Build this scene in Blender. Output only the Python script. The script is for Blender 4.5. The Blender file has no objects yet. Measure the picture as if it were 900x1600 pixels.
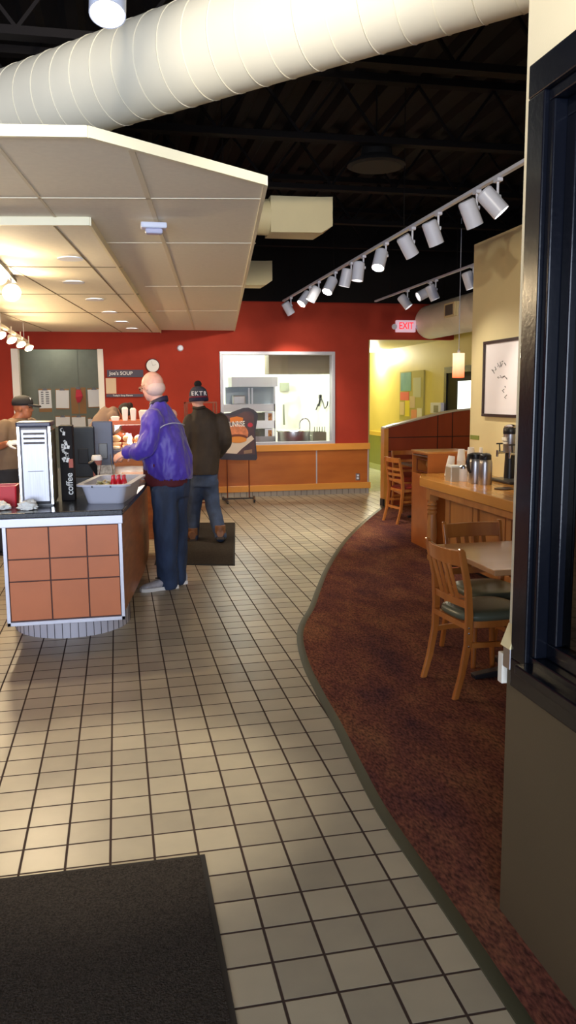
import bpy, bmesh, math, random
from mathutils import Vector, Matrix
random.seed(7)
PI = math.pi
scn = bpy.context.scene
COL = scn.collection

# ------------------------------------------------------------------ camera
F = 1258.2; H = 1.6
YAW, PIT, ROL = .206920, .142847, -.0085241
cy, sy, cp, sp = math.cos(YAW), math.sin(YAW), math.cos(PIT), math.sin(PIT)
FW = Vector((sy*cp, cy*cp, -sp)); R0 = Vector((cy, -sy, 0)); U0 = R0.cross(FW)
CR = R0*math.cos(ROL)+U0*math.sin(ROL); CU = -R0*math.sin(ROL)+U0*math.cos(ROL)
CAM = Vector((0, 0, H))
def ray(x, y): return CR*((x-450)/F)-CU*((y-800)/F)+FW
def wz(x, y, z=0): d = ray(x, y); return CAM+d*((z-H)/d.z)
def wy(x, y, Y): d = ray(x, y); return CAM+d*(Y/d.y)
def wx(x, y, X): d = ray(x, y); return CAM+d*(X/d.x)
cam = bpy.data.cameras.new('camera'); co = bpy.data.objects.new('camera', cam); COL.objects.link(co)
co.matrix_world = Matrix(((CR.x, CU.x, -FW.x, 0), (CR.y, CU.y, -FW.y, 0), (CR.z, CU.z, -FW.z, H), (0, 0, 0, 1)))
cam.sensor_fit = 'VERTICAL'; cam.sensor_height = 36; cam.lens = F*36/1600; cam.clip_start = .05; cam.clip_end = 200
scn.camera = co

# ------------------------------------------------------------------ materials
MATS = {}
def mat(name, col, rough=.5, metal=0, var=0, vscale=8, bump=0, bscale=60, emit=None, es=0, spec=.5, coat=0, trans=0, alpha=1, stretch=None, col2=None, sheen=0):
    if name in MATS: return MATS[name]
    m = bpy.data.materials.new(name); m.use_nodes = True; nt = m.node_tree; N = nt.nodes; L = nt.links
    b = N['Principled BSDF']; b.inputs['Base Color'].default_value = (*col, 1)
    b.inputs['Roughness'].default_value = rough; b.inputs['Metallic'].default_value = metal
    b.inputs['Specular IOR Level'].default_value = spec; b.inputs['Coat Weight'].default_value = coat
    b.inputs['Coat Roughness'].default_value = .08
    b.inputs['Transmission Weight'].default_value = trans; b.inputs['Alpha'].default_value = alpha
    if sheen: b.inputs['Sheen Weight'].default_value = sheen
    if emit: b.inputs['Emission Color'].default_value = (*emit, 1); b.inputs['Emission Strength'].default_value = es
    if var or bump or col2:
        tc = N.new('ShaderNodeTexCoord'); mp = N.new('ShaderNodeMapping'); L.new(tc.outputs['Object'], mp.inputs[0])
        if stretch: mp.inputs['Scale'].default_value = stretch
    if var or col2:
        n = N.new('ShaderNodeTexNoise'); n.inputs['Scale'].default_value = vscale; n.inputs['Detail'].default_value = 5
        L.new(mp.outputs[0], n.inputs['Vector'])
        r = N.new('ShaderNodeValToRGB'); L.new(n.outputs[0], r.inputs[0])
        c2 = col2 if col2 else tuple(min(1, c*(1+var)) for c in col)
        c1 = tuple(c*(1-var) for c in col)
        r.color_ramp.elements[0].position = .35; r.color_ramp.elements[1].position = .65
        r.color_ramp.elements[0].color = (*c1, 1); r.color_ramp.elements[1].color = (*c2, 1)
        L.new(r.outputs[0], b.inputs['Base Color'])
    if bump:
        n2 = N.new('ShaderNodeTexNoise'); n2.inputs['Scale'].default_value = bscale; n2.inputs['Detail'].default_value = 3
        L.new(mp.outputs[0], n2.inputs['Vector'])
        bp = N.new('ShaderNodeBump'); bp.inputs['Strength'].default_value = bump; bp.inputs['Distance'].default_value = .01
        L.new(n2.outputs[0], bp.inputs['Height']); L.new(bp.outputs[0], b.inputs['Normal'])
    MATS[name] = m
    return m

def s2l(*c): return tuple((v/255/12.92) if v/255 <= .04045 else ((v/255+.055)/1.055)**2.4 for v in c)

def tile_mat(name, pitch, gx, ox, oy, c1, c2, grout, rough=.35):
    m = bpy.data.materials.new(name); m.use_nodes = True; nt = m.node_tree; N = nt.nodes; L = nt.links
    b = N['Principled BSDF']; tc = N.new('ShaderNodeTexCoord'); sx = N.new('ShaderNodeSeparateXYZ'); L.new(tc.outputs['Object'], sx.inputs[0])
    def M(op, a, bb=None):
        n = N.new('ShaderNodeMath'); n.operation = op
        for i, v in enumerate((a, bb)):
            if v is None: continue
            if isinstance(v, (int, float)): n.inputs[i].default_value = v
            else: L.new(v, n.inputs[i])
        return n.outputs[0]
    us, fl = [], []
    for ax, off in (('X', ox), ('Y', oy)):
        u = M('DIVIDE', M('SUBTRACT', sx.outputs[ax], off), pitch)
        f = M('FLOOR', u); d = M('ABSOLUTE', M('SUBTRACT', M('SUBTRACT', u, f), .5))
        us.append(d); fl.append(f)
    mx = M('MAXIMUM', us[0], us[1])
    g = N.new('ShaderNodeMapRange'); g.inputs[1].default_value = .5-gx/pitch/2-.006; g.inputs[2].default_value = .5-gx/pitch/2+.006; L.new(mx, g.inputs[0])
    cx = N.new('ShaderNodeCombineXYZ'); L.new(fl[0], cx.inputs[0]); L.new(fl[1], cx.inputs[1])
    wn = N.new('ShaderNodeTexWhiteNoise'); L.new(cx.outputs[0], wn.inputs['Vector'])
    ns = N.new('ShaderNodeTexNoise'); ns.inputs['Scale'].default_value = 9; ns.inputs['Detail'].default_value = 6; L.new(tc.outputs['Object'], ns.inputs['Vector'])
    ad = M('ADD', M('MULTIPLY', wn.outputs[0], .55), M('MULTIPLY', ns.outputs[0], .45))
    r = N.new('ShaderNodeValToRGB'); r.color_ramp.elements[0].position = .15; r.color_ramp.elements[1].position = .85
    r.color_ramp.elements[0].color = (*c1, 1); r.color_ramp.elements[1].color = (*c2, 1); L.new(ad, r.inputs[0])
    mix = N.new('ShaderNodeMix'); mix.data_type = 'RGBA'; L.new(g.outputs[0], mix.inputs[0]); L.new(r.outputs[0], mix.inputs[6]); mix.inputs[7].default_value = (*grout, 1)
    L.new(mix.outputs[2], b.inputs['Base Color'])
    rr = N.new('ShaderNodeMapRange'); rr.inputs[3].default_value = rough; rr.inputs[4].default_value = .9; L.new(g.outputs[0], rr.inputs[0]); L.new(rr.outputs[0], b.inputs['Roughness'])
    bp = N.new('ShaderNodeBump'); bp.invert = True; bp.inputs['Strength'].default_value = .6; bp.inputs['Distance'].default_value = .003
    L.new(g.outputs[0], bp.inputs['Height']); L.new(bp.outputs[0], b.inputs['Normal'])
    MATS[name] = m
    return m

def carpet_mat():
    m = bpy.data.materials.new('carpet_weave'); m.use_nodes = True; nt = m.node_tree; N = nt.nodes; L = nt.links
    b = N['Principled BSDF']; b.inputs['Roughness'].default_value = .95; b.inputs['Specular IOR Level'].default_value = .1
    tc = N.new('ShaderNodeTexCoord')
    a = N.new('ShaderNodeTexNoise'); a.inputs['Scale'].default_value = 3.2; a.inputs['Detail'].default_value = 6; a.inputs['Roughness'].default_value = .65
    c = N.new('ShaderNodeTexNoise'); c.inputs['Scale'].default_value = 95; c.inputs['Detail'].default_value = 2
    mp = N.new('ShaderNodeMapping'); mp.inputs['Rotation'].default_value = (0, 0, .5); mp.inputs['Scale'].default_value = (1, .4, 1)
    L.new(tc.outputs['Object'], mp.inputs[0]); L.new(mp.outputs[0], a.inputs[0]); L.new(mp.outputs[0], c.inputs[0])
    r = N.new('ShaderNodeValToRGB'); e = r.color_ramp.elements
    e[0].position = .32; e[0].color = (*s2l(80, 50, 58), 1); e[1].position = .68; e[1].color = (*s2l(140, 98, 72), 1)
    k = e.new(.5); k.color = (*s2l(116, 72, 62), 1)
    L.new(a.outputs[0], r.inputs[0])
    r2 = N.new('ShaderNodeValToRGB'); r2.color_ramp.elements[0].position = .3; r2.color_ramp.elements[0].color = (.35, .35, .4, 1); r2.color_ramp.elements[1].position = .7; r2.color_ramp.elements[1].color = (1.3, 1.2, 1.1, 1)
    L.new(c.outputs[0], r2.inputs[0])
    mx = N.new('ShaderNodeMix'); mx.data_type = 'RGBA'; mx.blend_type = 'MULTIPLY'; mx.inputs[0].default_value = 1
    L.new(r.outputs[0], mx.inputs[6]); L.new(r2.outputs[0], mx.inputs[7]); L.new(mx.outputs[2], b.inputs['Base Color'])
    bp = N.new('ShaderNodeBump'); bp.inputs['Strength'].default_value = .5; bp.inputs['Distance'].default_value = .004
    L.new(c.outputs[0], bp.inputs['Height']); L.new(bp.outputs[0], b.inputs['Normal'])
    return m

def wood(name, c1, c2, rough=.4, stretch=(1, 1, 9), coat=.15, scale=5):
    if name in MATS: return MATS[name]
    m = mat(name, c1, rough, col2=c2, vscale=scale, stretch=stretch, coat=coat, bump=.05, bscale=30)
    return m

TILE = tile_mat('quarry_tile', .1524, .0085, -.0806, 2.974, s2l(158, 148, 128), s2l(188, 176, 150), s2l(54, 36, 28))
BTILE = tile_mat('base_tile', .1, .006, 0, 0, s2l(168, 160, 150), s2l(185, 178, 165), s2l(60, 50, 45))
RED = mat('red_paint', s2l(160, 56, 40), .85, spec=.2, var=.06, vscale=3, bump=.08, bscale=140)
CREAM = mat('cream_paint', s2l(232, 216, 164), .65, var=.02, vscale=3, bump=.05, bscale=140)
OLIVE = mat('olive_paint', s2l(176, 158, 122), .7, var=.03, vscale=3, bump=.06, bscale=120)
YELLOW = mat('yellow_paint', s2l(222, 208, 124), .55, var=.03, vscale=2)
GREEN = mat('green_paint', s2l(138, 150, 92), .55, var=.03, vscale=2)
BLACKP = mat('black_paint', (.008, .006, .006), .8, spec=.2, bump=.1, bscale=40)
DECK = mat('deck_black', (.007, .005, .005), .75, spec=.25)
WHITE = mat('white_enamel', s2l(222, 226, 240), .35)
OFFW = mat('off_white', s2l(236, 230, 214), .5)
CANOPY = mat('canopy_panel', s2l(240, 234, 216), .75, var=.02, vscale=30, bump=.1, bscale=200)
CANEDGE = mat('canopy_edge', s2l(240, 232, 200), .6)
DUCT = mat('duct_paint', s2l(238, 232, 212), .5, var=.03, vscale=2)
GLOSSB = mat('gloss_black', (.004, .005, .009), .22, spec=.22, coat=.08, bump=.04, bscale=60)
STEEL = mat('brushed_steel', (.48, .48, .51), .33, 1, var=.05, vscale=6, stretch=(40, 40, 1))
CHROME = mat('chrome', (.75, .75, .76), .12, 1)
BLACKPL = mat('black_plastic', (.014, .014, .017), .35)
DARKBL = mat('slate_plastic', s2l(66, 76, 104), .45, var=.05)
GREYTUB = mat('grey_tub', s2l(182, 184, 198), .45, bump=.05)
STONE = mat('black_stone', (.012, .013, .018), .18, var=.3, vscale=60)
PANELO = mat('orange_laminate', s2l(190, 106, 58), .5, var=.04, vscale=5)
SIDEWD = wood('side_wood', s2l(150, 88, 42), s2l(176, 108, 54), .4, (1, 1, 6))
ALU = mat('aluminium', s2l(196, 196, 206), .35, .3)
WOODL = wood('maple', s2l(196, 132, 62), s2l(214, 152, 80), .35, (1, 1, .25))
WOODC = wood('counter_maple', s2l(196, 134, 60), s2l(216, 156, 78), .25, (1, .15, 1), .3)
WOODCH = wood('chair_wood', s2l(164, 92, 36), s2l(190, 118, 54), .32, (1, 1, .2), .3, 9)
WOODPL = wood('plank_wood', s2l(172, 114, 60), s2l(194, 136, 78), .45, (1, 1, .12), .05, 7)
WOODRD = wood('redwood_panel', s2l(142, 58, 28), s2l(156, 66, 32), .4, (1, .3, .3), .2)
WAINS = wood('wainscot_panel', s2l(168, 92, 36), s2l(184, 106, 44), .4, (.3, 1, 1), .2)
RAILWD = wood('rail_wood', s2l(214, 142, 58), s2l(226, 156, 70), .35, (.2, 1, 1), .2)
VINYL = mat('seat_vinyl', s2l(92, 98, 82), .35, bump=.1, bscale=120)
REDVINYL = mat('red_seat_vinyl', s2l(140, 44, 34), .4)
MATM = mat('mat_fibre', s2l(58, 52, 46), .95, spec=.15, var=.45, vscale=160, bump=1, bscale=170)
MATE = mat('mat_rubber', s2l(34, 30, 27), .8)
EDGEV = mat('edge_vinyl', s2l(66, 66, 48), .45)
GREYW = mat('grey_green_wall', s2l(112, 118, 104), .7, var=.05)
PAPER = mat('paper', s2l(236, 236, 230), .8)
CARD = mat('brown_board', s2l(150, 108, 62), .7)
SKIN = mat('skin_light', s2l(226, 172, 154), .5, var=.06, vscale=30)
SKIN2 = mat('skin_tan', s2l(176, 110, 76), .5, var=.06, vscale=30)
KWALL = mat('kitchen_wall', s2l(240, 240, 222), .5)
BRONZE = mat('bronze_rod', s2l(120, 60, 38), .4, .3)

def glass(name, tint=(1, 1, 1), mixf=.08, rough=.02):
    m = bpy.data.materials.new(name); m.use_nodes = True; N = m.node_tree.nodes; L = m.node_tree.links
    N.remove(N['Principled BSDF']); o = N['Material Output']
    t = N.new('ShaderNodeBsdfTransparent'); t.inputs[0].default_value = (*tint, 1); g = N.new('ShaderNodeBsdfGlossy'); g.inputs['Roughness'].default_value = rough
    mx = N.new('ShaderNodeMixShader'); fr = N.new('ShaderNodeFresnel'); fr.inputs[0].default_value = 1.45
    ad = N.new('ShaderNodeMath'); ad.operation = 'ADD'; ad.inputs[1].default_value = mixf; L.new(fr.outputs[0], ad.inputs[0])
    L.new(ad.outputs[0], mx.inputs[0]); L.new(t.outputs[0], mx.inputs[1]); L.new(g.outputs[0], mx.inputs[2]); L.new(mx.outputs[0], o.inputs[0])
    return m
GLASS = glass('clear_glass', mixf=0)
DGLASS = glass('dark_glass', (.25, .28, .32), .02)

# ------------------------------------------------------------------ mesh builder
class MB:
    def __init__(s): s.bm = bmesh.new()
    def box(s, x0, x1, y0, y1, z0, z1):
        v = [s.bm.verts.new(p) for p in ((x0, y0, z0), (x1, y0, z0), (x1, y1, z0), (x0, y1, z0), (x0, y0, z1), (x1, y0, z1), (x1, y1, z1), (x0, y1, z1))]
        for f in ((3, 2, 1, 0), (4, 5, 6, 7), (0, 1, 5, 4), (1, 2, 6, 5), (2, 3, 7, 6), (3, 0, 4, 7)): s.bm.faces.new([v[i] for i in f])
        return s
    def obox(s, c, sz, rot=(0, 0, 0)):
        from mathutils import Euler
        mtx = Matrix.Translation(Vector(c)) @ Euler(rot).to_matrix().to_4x4()
        n0 = len(s.bm.verts); s.box(-sz[0]/2, sz[0]/2, -sz[1]/2, sz[1]/2, -sz[2]/2, sz[2]/2)
        s.bm.verts.ensure_lookup_table()
        for v in s.bm.verts[n0:]: v.co = mtx @ v.co
        return s
    def beam(s, p0, p1, w, h, w1=None, h1=None, up=(0, 0, 1)):
        p0, p1 = Vector(p0), Vector(p1); d = (p1-p0).normalized(); a = d.cross(Vector(up))
        if a.length < 1e-3: a = d.cross(Vector((0, 1, 0)))
        a.normalize(); b = a.cross(d)
        w1 = w if w1 is None else w1; h1 = h if h1 is None else h1
        r = []
        for p, ww, hh in ((p0, w, h), (p1, w1, h1)):
            r.append([s.bm.verts.new(p+a*i*ww/2+b*j*hh/2) for i, j in ((-1, -1), (1, -1), (1, 1), (-1, 1))])
        s.bm.faces.new(r[0][::-1]); s.bm.faces.new(r[1])
        for i in range(4): s.bm.faces.new((r[0][i], r[0][(i+1) % 4], r[1][(i+1) % 4], r[1][i]))
        return s
    def rings(s, rings, cap=True, closed=False):
        vs = [[s.bm.verts.new(p) for p in r] for r in rings]; n = len(vs[0])
        for i in range(len(vs)-(0 if closed else 1)):
            a, b = vs[i], vs[(i+1) % len(vs)]
            for j in range(n): s.bm.faces.new((a[j], a[(j+1) % n], b[(j+1) % n], b[j]))
        if cap and not closed: s.bm.faces.new(vs[0][::-1]); s.bm.faces.new(vs[-1])
        return s
    def tube(s, path, rad, seg=10, cap=True, flat=None):
        """round (or flattened) tube along a path; rad per point or constant"""
        P = [Vector(p) for p in path]; n = len(P); rr = rad if isinstance(rad, (list, tuple)) else [rad]*n
        rings = []; prev = None
        for i in range(n):
            d = (P[min(i+1, n-1)]-P[max(i-1, 0)]).normalized()
            a = d.cross(Vector((0, 0, 1))) if prev is None else prev-d*prev.dot(d)
            if a.length < 1e-3: a = d.cross(Vector((0, 1, 0)))
            a.normalize(); b = d.cross(a); prev = a
            rings.append([P[i]+a*math.cos(t)*rr[i]+b*math.sin(t)*rr[i]*(flat or 1) for t in [2*PI*k/seg for k in range(seg)]])
        return s.rings(rings, cap)
    def lathe(s, prof, c=(0, 0, 0), seg=24, ax=None):
        """profile [(r,z)...] spun about z at c, or about direction ax"""
        c = Vector(c); q = Vector((0, 0, 1)).rotation_difference(Vector(ax).normalized()).to_matrix() if ax else Matrix.Identity(3)
        return s.rings([[c+q @ Vector((max(r, 1e-4)*math.cos(2*PI*k/seg), max(r, 1e-4)*math.sin(2*PI*k/seg), z)) for k in range(seg)] for r, z in prof])
    def ell(s, c, r, rot=None, seg=16, rg=10):
        c = Vector(c); q = rot or Matrix.Identity(3)
        return s.rings([[c+q @ Vector((r[0]*math.sin(t)*math.cos(2*PI*k/seg), r[1]*math.sin(t)*math.sin(2*PI*k/seg), -r[2]*math.cos(t))) for k in range(seg)] for t in [max(.03, min(PI-.03, PI*i/rg)) for i in range(rg+1)]])
    def prism(s, poly, axis, a, b):
        """polygon in the plane across an axis, extruded from a to b"""
        def P(u, v, w): return {'z': (u, v, w), 'y': (u, w, v), 'x': (w, u, v)}[axis]
        v0 = [s.bm.verts.new(P(u, v, a)) for u, v in poly]; v1 = [s.bm.verts.new(P(u, v, b)) for u, v in poly]; n = len(poly)
        s.bm.faces.new(v0[::-1]); s.bm.faces.new(v1)
        for i in range(n): s.bm.faces.new((v0[i], v0[(i+1) % n], v1[(i+1) % n], v1[i]))
        return s
    def frame(s, x0, x1, z0, z1, w, y0, y1, axis='y', w2=None):
        w2 = w2 or w
        R = [(x0, x1, z0, z0+w2), (x0, x1, z1-w2, z1), (x0, x0+w, z0+w2, z1-w2), (x1-w, x1, z0+w2, z1-w2)]
        for a, b, c, d in R:
            if axis == 'y': s.box(a, b, y0, y1, c, d)
            elif axis == 'x': s.box(y0, y1, a, b, c, d)
            else: s.box(a, b, c, d, y0, y1)
        return s
    def build(s, name, m, parent=None, smooth=False, bevel=0, angle=40):
        bmesh.ops.recalc_face_normals(s.bm, faces=s.bm.faces)
        me = bpy.data.meshes.new(name); 
        off = Vector((0, 0, 0))
        if parent is None and not getattr(s, 'keep', False):
            xs = [v.co for v in s.bm.verts]
            off = Vector(((min(v.x for v in xs)+max(v.x for v in xs))/2, (min(v.y for v in xs)+max(v.y for v in xs))/2, min(v.z for v in xs)))
            for v in s.bm.verts: v.co -= off
        s.bm.to_mesh(me); s.bm.free()
        o = bpy.data.objects.new(name, me); COL.objects.link(o); me.materials.append(m)
        o.location = off
        if smooth:
            for p in me.polygons: p.use_smooth = True
            if smooth != 'all':
                try: me.set_sharp_from_angle(angle=math.radians(angle))
                except Exception: pass
        if bevel:
            b = o.modifiers.new('b', 'BEVEL'); b.width = bevel; b.segments = 2; b.limit_method = 'ANGLE'
        if parent is not None:
            o.parent = parent
            if parent.type == 'EMPTY': o.matrix_parent_inverse = Matrix.Translation(-parent.location)
            else:
                # parent mesh may sit at its own offset when it is a top-level thing
                o.matrix_parent_inverse = Matrix.Translation(-parent.location) if parent.parent is None else Matrix.Identity(4)
        return o

def tag(o, label=None, cat=None, group=None, kind=None):
    if label: o['label'] = label
    if cat: o['category'] = cat
    if group: o['group'] = group
    if kind: o['kind'] = kind
    return o
def thing(name, label, cat, loc=(0, 0, 0), group=None):
    o = bpy.data.objects.new(name, None); COL.objects.link(o); o.location = loc; o.empty_display_size = .1
    return tag(o, label, cat, group)
KIDS = {}
def copy_tree(root, loc, rotz=0, label=None, group=None, cat=None):
    def kids(o): return [c for c in list(COL.objects) if c.parent == o]
    def rec(o, par):
        c = o.copy(); COL.objects.link(c)
        if par is not None: c.parent = par; c.matrix_parent_inverse = o.matrix_parent_inverse
        for k in kids(o): rec(k, c)
        return c
    r = rec(root, None); r.location = loc; r.rotation_euler = (0, 0, rotz)
    if label: r['label'] = label
    if group: r['group'] = group
    if cat: r['category'] = cat
    return r
def struct(o): o['kind'] = 'structure'; return o
def text(body, size, loc, rot, m, parent, name='lettering', ext=.001, align='CENTER', sx=1):
    cu = bpy.data.curves.new('t', 'FONT'); cu.body = body; cu.size = size; cu.extrude = ext; cu.align_x = align; cu.align_y = 'CENTER'; cu.offset = size*.012
    t = bpy.data.objects.new('t', cu); COL.objects.link(t)
    dg = bpy.context.evaluated_depsgraph_get(); me = bpy.data.meshes.new_from_object(t.evaluated_get(dg)); bpy.data.objects.remove(t)
    from mathutils import Euler
    mt = Matrix.Translation(Vector(loc)) @ Euler(rot).to_matrix().to_4x4() @ Matrix.Diagonal((sx, 1, 1, 1)); me.transform(mt)
    me.materials.clear(); me.materials.append(m)
    o = bpy.data.objects.new(name, me); COL.objects.link(o); o.parent = parent
    if parent.type == 'EMPTY' or parent.parent is None: o.matrix_parent_inverse = Matrix.Translation(-parent.location)
    return o
def cat_rom(pts, n=8):
    out = []
    for i in range(len(pts)-1):
        p0 = pts[max(i-1, 0)]; p1 = pts[i]; p2 = pts[i+1]; p3 = pts[min(i+2, len(pts)-1)]
        for k in range(n):
            t = k/n
            out.append(tuple(.5*((2*b)+(-a+c)*t+(2*a-5*b+4*c-d)*t*t+(-a+3*b-3*c+d)*t**3) for a, b, c, d in zip(p0, p1, p2, p3)))
    out.append(pts[-1]); return out
def light(kind, loc, power, col=(1, .9, .75), size=.1, aim=None, spot=60, blend=.4, name='lamp_light', sy_=None):
    l = bpy.data.lights.new(name, kind); l.energy = power; l.color = col
    if kind == 'AREA':
        l.size = size
        if sy_: l.shape = 'RECTANGLE'; l.size_y = sy_
    else: l.shadow_soft_size = size
    if kind == 'SPOT': l.spot_size = math.radians(spot); l.spot_blend = blend
    o = bpy.data.objects.new(name, l); COL.objects.link(o); o.location = loc
    if aim is not None: o.rotation_euler = (Vector(aim)-Vector(loc)).to_track_quat('-Z', 'Y').to_euler()
    return o

BY = 12.73
# ================================================================== THE SETTING
b = MB(); b.keep = True; b.box(-4, 5.5, -3, 12.9, -.05, 0); struct(b.build('floor', TILE))
curve = cat_rom([(.965, -3), (.965, 0), (.965, 1.7), (.96, 2.2), (.948, 2.76), (.968, 3.17), (1.0, 3.62), (1.02, 4.05), (1.055, 4.53), (1.13, 5.03), (1.235, 5.4), (1.4, 5.81), (1.6, 6.39), (1.91, 7.24), (2.44, 8.51), (3.06, 9.78), (3.74, 11.05)], 8)
b = MB(); b.keep = True; b.prism([(x, y) for x, y in curve]+[(5.5, 11.05), (5.5, -3)], 'z', .001, .008); struct(b.build('floor_carpet', carpet_mat()))
def strip(curve, w0, w1, z0, z1):
    o = MB(); L, Rr = [], []
    for i, p in enumerate(curve):
        a = Vector(curve[max(i-1, 0)]); c = Vector(curve[min(i+1, len(curve)-1)]); d = (c-a).normalized(); n = Vector((-d.y, d.x))
        L.append(Vector(p)+n*w0); Rr.append(Vector(p)+n*w1)
    rings = [[(l.x, l.y, z0), (r.x, r.y, z0), (r.x, r.y, z1), ((l.x+r.x)/2, (l.y+r.y)/2, z1+.003), (l.x, l.y, z1)] for l, r in zip(L, Rr)]
    return o.rings(rings)
struct(strip(curve, .022, -.022, 0, .008).build('trim_1', EDGEV, smooth=True))

# back wall: red with openings
b = MB(); b.keep = True
Y0, Y1 = BY, BY+.15
for x0, x1, z0, z1 in ((-4, -1.46, 0, 3.07), (-1.46, -.19, 2.33, 3.07), (-.19, 1.63, .0, 3.07), (1.63, 3.43, 0, .85), (1.63, 3.43, 2.27, 3.07), (3.43, 4.03, 0, 3.07), (4.03, 5.5, 2.5, 3.07)):
    b.box(x0, x1, Y0, Y1, z0, z1)
struct(b.build('wall_back', RED))
b = MB(); b.box(-4, 7.4, Y0-.01, Y1, 3.07, 4.3); struct(b.build('wall_back_upper', BLACKP))
# wainscot below the window
b = MB(); b.box(.95, 4.03, Y0-.02, Y0, .17, .73); b2 = MB()
struct(b.build('trim_2', WAINS))
b = MB(); b.box(.95, 4.05, Y0-.05, Y0+.0, .725, .83); struct(b.build('trim_3', RAILWD, bevel=.006))
b = MB(); b.box(.95, 4.06, Y0-.06, Y0, .085, .185); struct(b.build('trim_4', RAILWD, bevel=.006))
b = MB(); b.box(.95, 4.03, Y0-.012, Y0, 0, .085); struct(b.build('baseboard_back', BTILE))
seam = MB(); seam.box(3.14, 3.16, Y0-.025, Y0-.018, .185, .725); seam.box(4.015, 4.032, Y0-.03, Y0+.0, .0, .725); struct(seam.build('trim_5', ALU))
# pass-through jambs
b = MB(); b.box(-1.50, -1.40, Y0-.03, Y1+.02, 0, 2.33); struct(b.build('trim_6', OFFW))
b = MB(); b.box(-.255, -.17, Y0-.03, Y1+.02, 0, 2.33); struct(b.build('trim_7', OFFW))
b = MB(); b.box(-2.6, .6, 13.6, 13.7, 0, 2.7); struct(b.build('wall_pantry', GREYW))
b = MB(); b.box(-2.6, .6, 12.88, 13.7, 2.6, 2.7); struct(b.build('ceiling_pantry', GREYW))
b = MB(); b.box(-1.02, -1.005, 13.59, 13.6, 0, 2.6); b.box(-.6, -.59, 13.59, 13.6, 0, 2.6); struct(b.build('trim_8', GREYW))

# kitchen window
fr = MB().frame(1.60, 3.46, .82, 2.30, .05, Y0-.03, Y1).build('window_1', ALU, bevel=.004); struct(fr)
pn = MB().box(1.65, 3.41, Y0+.05, Y0+.056, .87, 2.25).build('window_pane', GLASS, fr)
# kitchen shell
b = MB(); b.box(.9, 3.95, 15.6, 15.7, 0, 2.6); struct(b.build('wall_kitchen_back', KWALL))
b = MB(); b.box(3.88, 3.98, 12.88, 15.6, 0, 2.6); struct(b.build('wall_kitchen_right', KWALL))
b = MB(); b.box(.8, .9, 12.88, 15.7, 0, 2.6); struct(b.build('wall_kitchen_left', KWALL))
b = MB(); b.box(.8, 3.98, 12.88, 15.7, 2.6, 2.7); struct(b.build('ceiling_kitchen', OFFW))
b = MB(); b.box(.8, 3.98, 12.88, 15.7, -.05, 0); struct(b.build('floor_kitchen', BTILE))
b = MB(); b.box(wy(420, 570, 13.5).x, 3.88, 13.5, 13.9, wy(460, 584, 13.5).z, 2.6); struct(b.build('ceiling_bulkhead', mat('bulkhead_brown', s2l(158, 148, 122), .7)))

# hallway
HX = 5.5
b = MB(); b.box(HX, HX+.12, 8, 18.6, .8, 3.07); struct(b.build('wall_hall_right', YELLOW))
b = MB(); b.box(HX-.001, HX+.12, 8, 18.6, 0, .8); struct(b.build('wall_hall_wainscot', GREEN))
b = MB(); b.box(HX-.03, HX, 11.3, 18.6, .74, .83); struct(b.build('trim_9', mat('yellow_rail', s2l(220, 190, 90), .4), bevel=.005))
b = MB(); b.box(HX-.015, HX, 11.3, 18.6, 0, .12); struct(b.build('baseboard_hall', mat('green_base', s2l(176, 190, 150), .5)))
b = MB(); b.box(4.0, 4.1, 12.88, 18.6, 0, 2.53); struct(b.build('wall_hall_left', YELLOW))
b = MB(); b.box(4.0, 5.62, 18.6, 18.7, 0, 2.6); struct(b.build('wall_hall_end', YELLOW))
b = MB(); b.box(4.03, HX, 12.88, 18.6, 2.53, 2.6); struct(b.build('ceiling_hall', OFFW))
b = MB(); b.keep = True; b.box(4.1, HX, 12.9, 18.6, -.05, .001); struct(b.build('floor_hall', tile_mat('hall_tile', .3, .006, 0, 0, s2l(196, 204, 190), s2l(206, 212, 198), s2l(150, 158, 145), .25)))

# right-hand cream wall with the picture
WX = 3.6
b = MB(); b.box(WX, WX+.14, 1.5, 7.87, 0, 3.1); struct(b.build('wall_right', CREAM))
# near wall with black-framed interior window
NX = 1.115
b = MB()
zb, zt, ye, yi = .79, 2.47, 2.085, .55
b.box(NX, NX+.13, yi, 2.13, zt-.03, 3.9); b.box(NX, NX+.13, 2.03, 2.13, zb, zt-.03); b.box(NX, NX+.13, -3, yi, zb, 3.9)
struct(b.build('wall_near', mat('ivory_paint', s2l(232, 224, 196), .65, var=.02, vscale=3, bump=.05, bscale=140)))
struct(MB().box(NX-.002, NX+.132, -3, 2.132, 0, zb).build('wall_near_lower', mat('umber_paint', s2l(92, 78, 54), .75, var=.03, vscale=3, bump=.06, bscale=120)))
w2 = MB()
w2.frame(yi, ye, .755, 2.455, .085, NX-.018, NX+.02, 'x')
w2.frame(yi+.085, ye-.085, .84, 2.37, .03, NX-.005, NX+.06, 'x')
w2.frame(yi+.115, ye-.115, .87, 2.34, .045, NX+.03, NX+.10, 'x')
w2 = struct(w2.build('window_2', GLOSSB, bevel=.004))
MB().box(NX+.05, NX+.058, yi+.15, ye-.15, .9, 2.31).build('window_pane', DGLASS, w2)
MB().box(NX-.05, NX+.10, yi+.1, ye-.085, .82, .85).build('window_sill', GLOSSB, w2, bevel=.004)
# left wall
b = MB(); b.box(-4.1, -4, 3, 12.9, 0, 4.3); struct(b.build('wall_left', RED))
b = MB(); b.box(-4.2, 7.5, -3.1, -3, 3.0, 4.4); struct(b.build('wall_front_added', BLACKP))  # unseen header added to keep sky light off the roof deck
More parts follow.
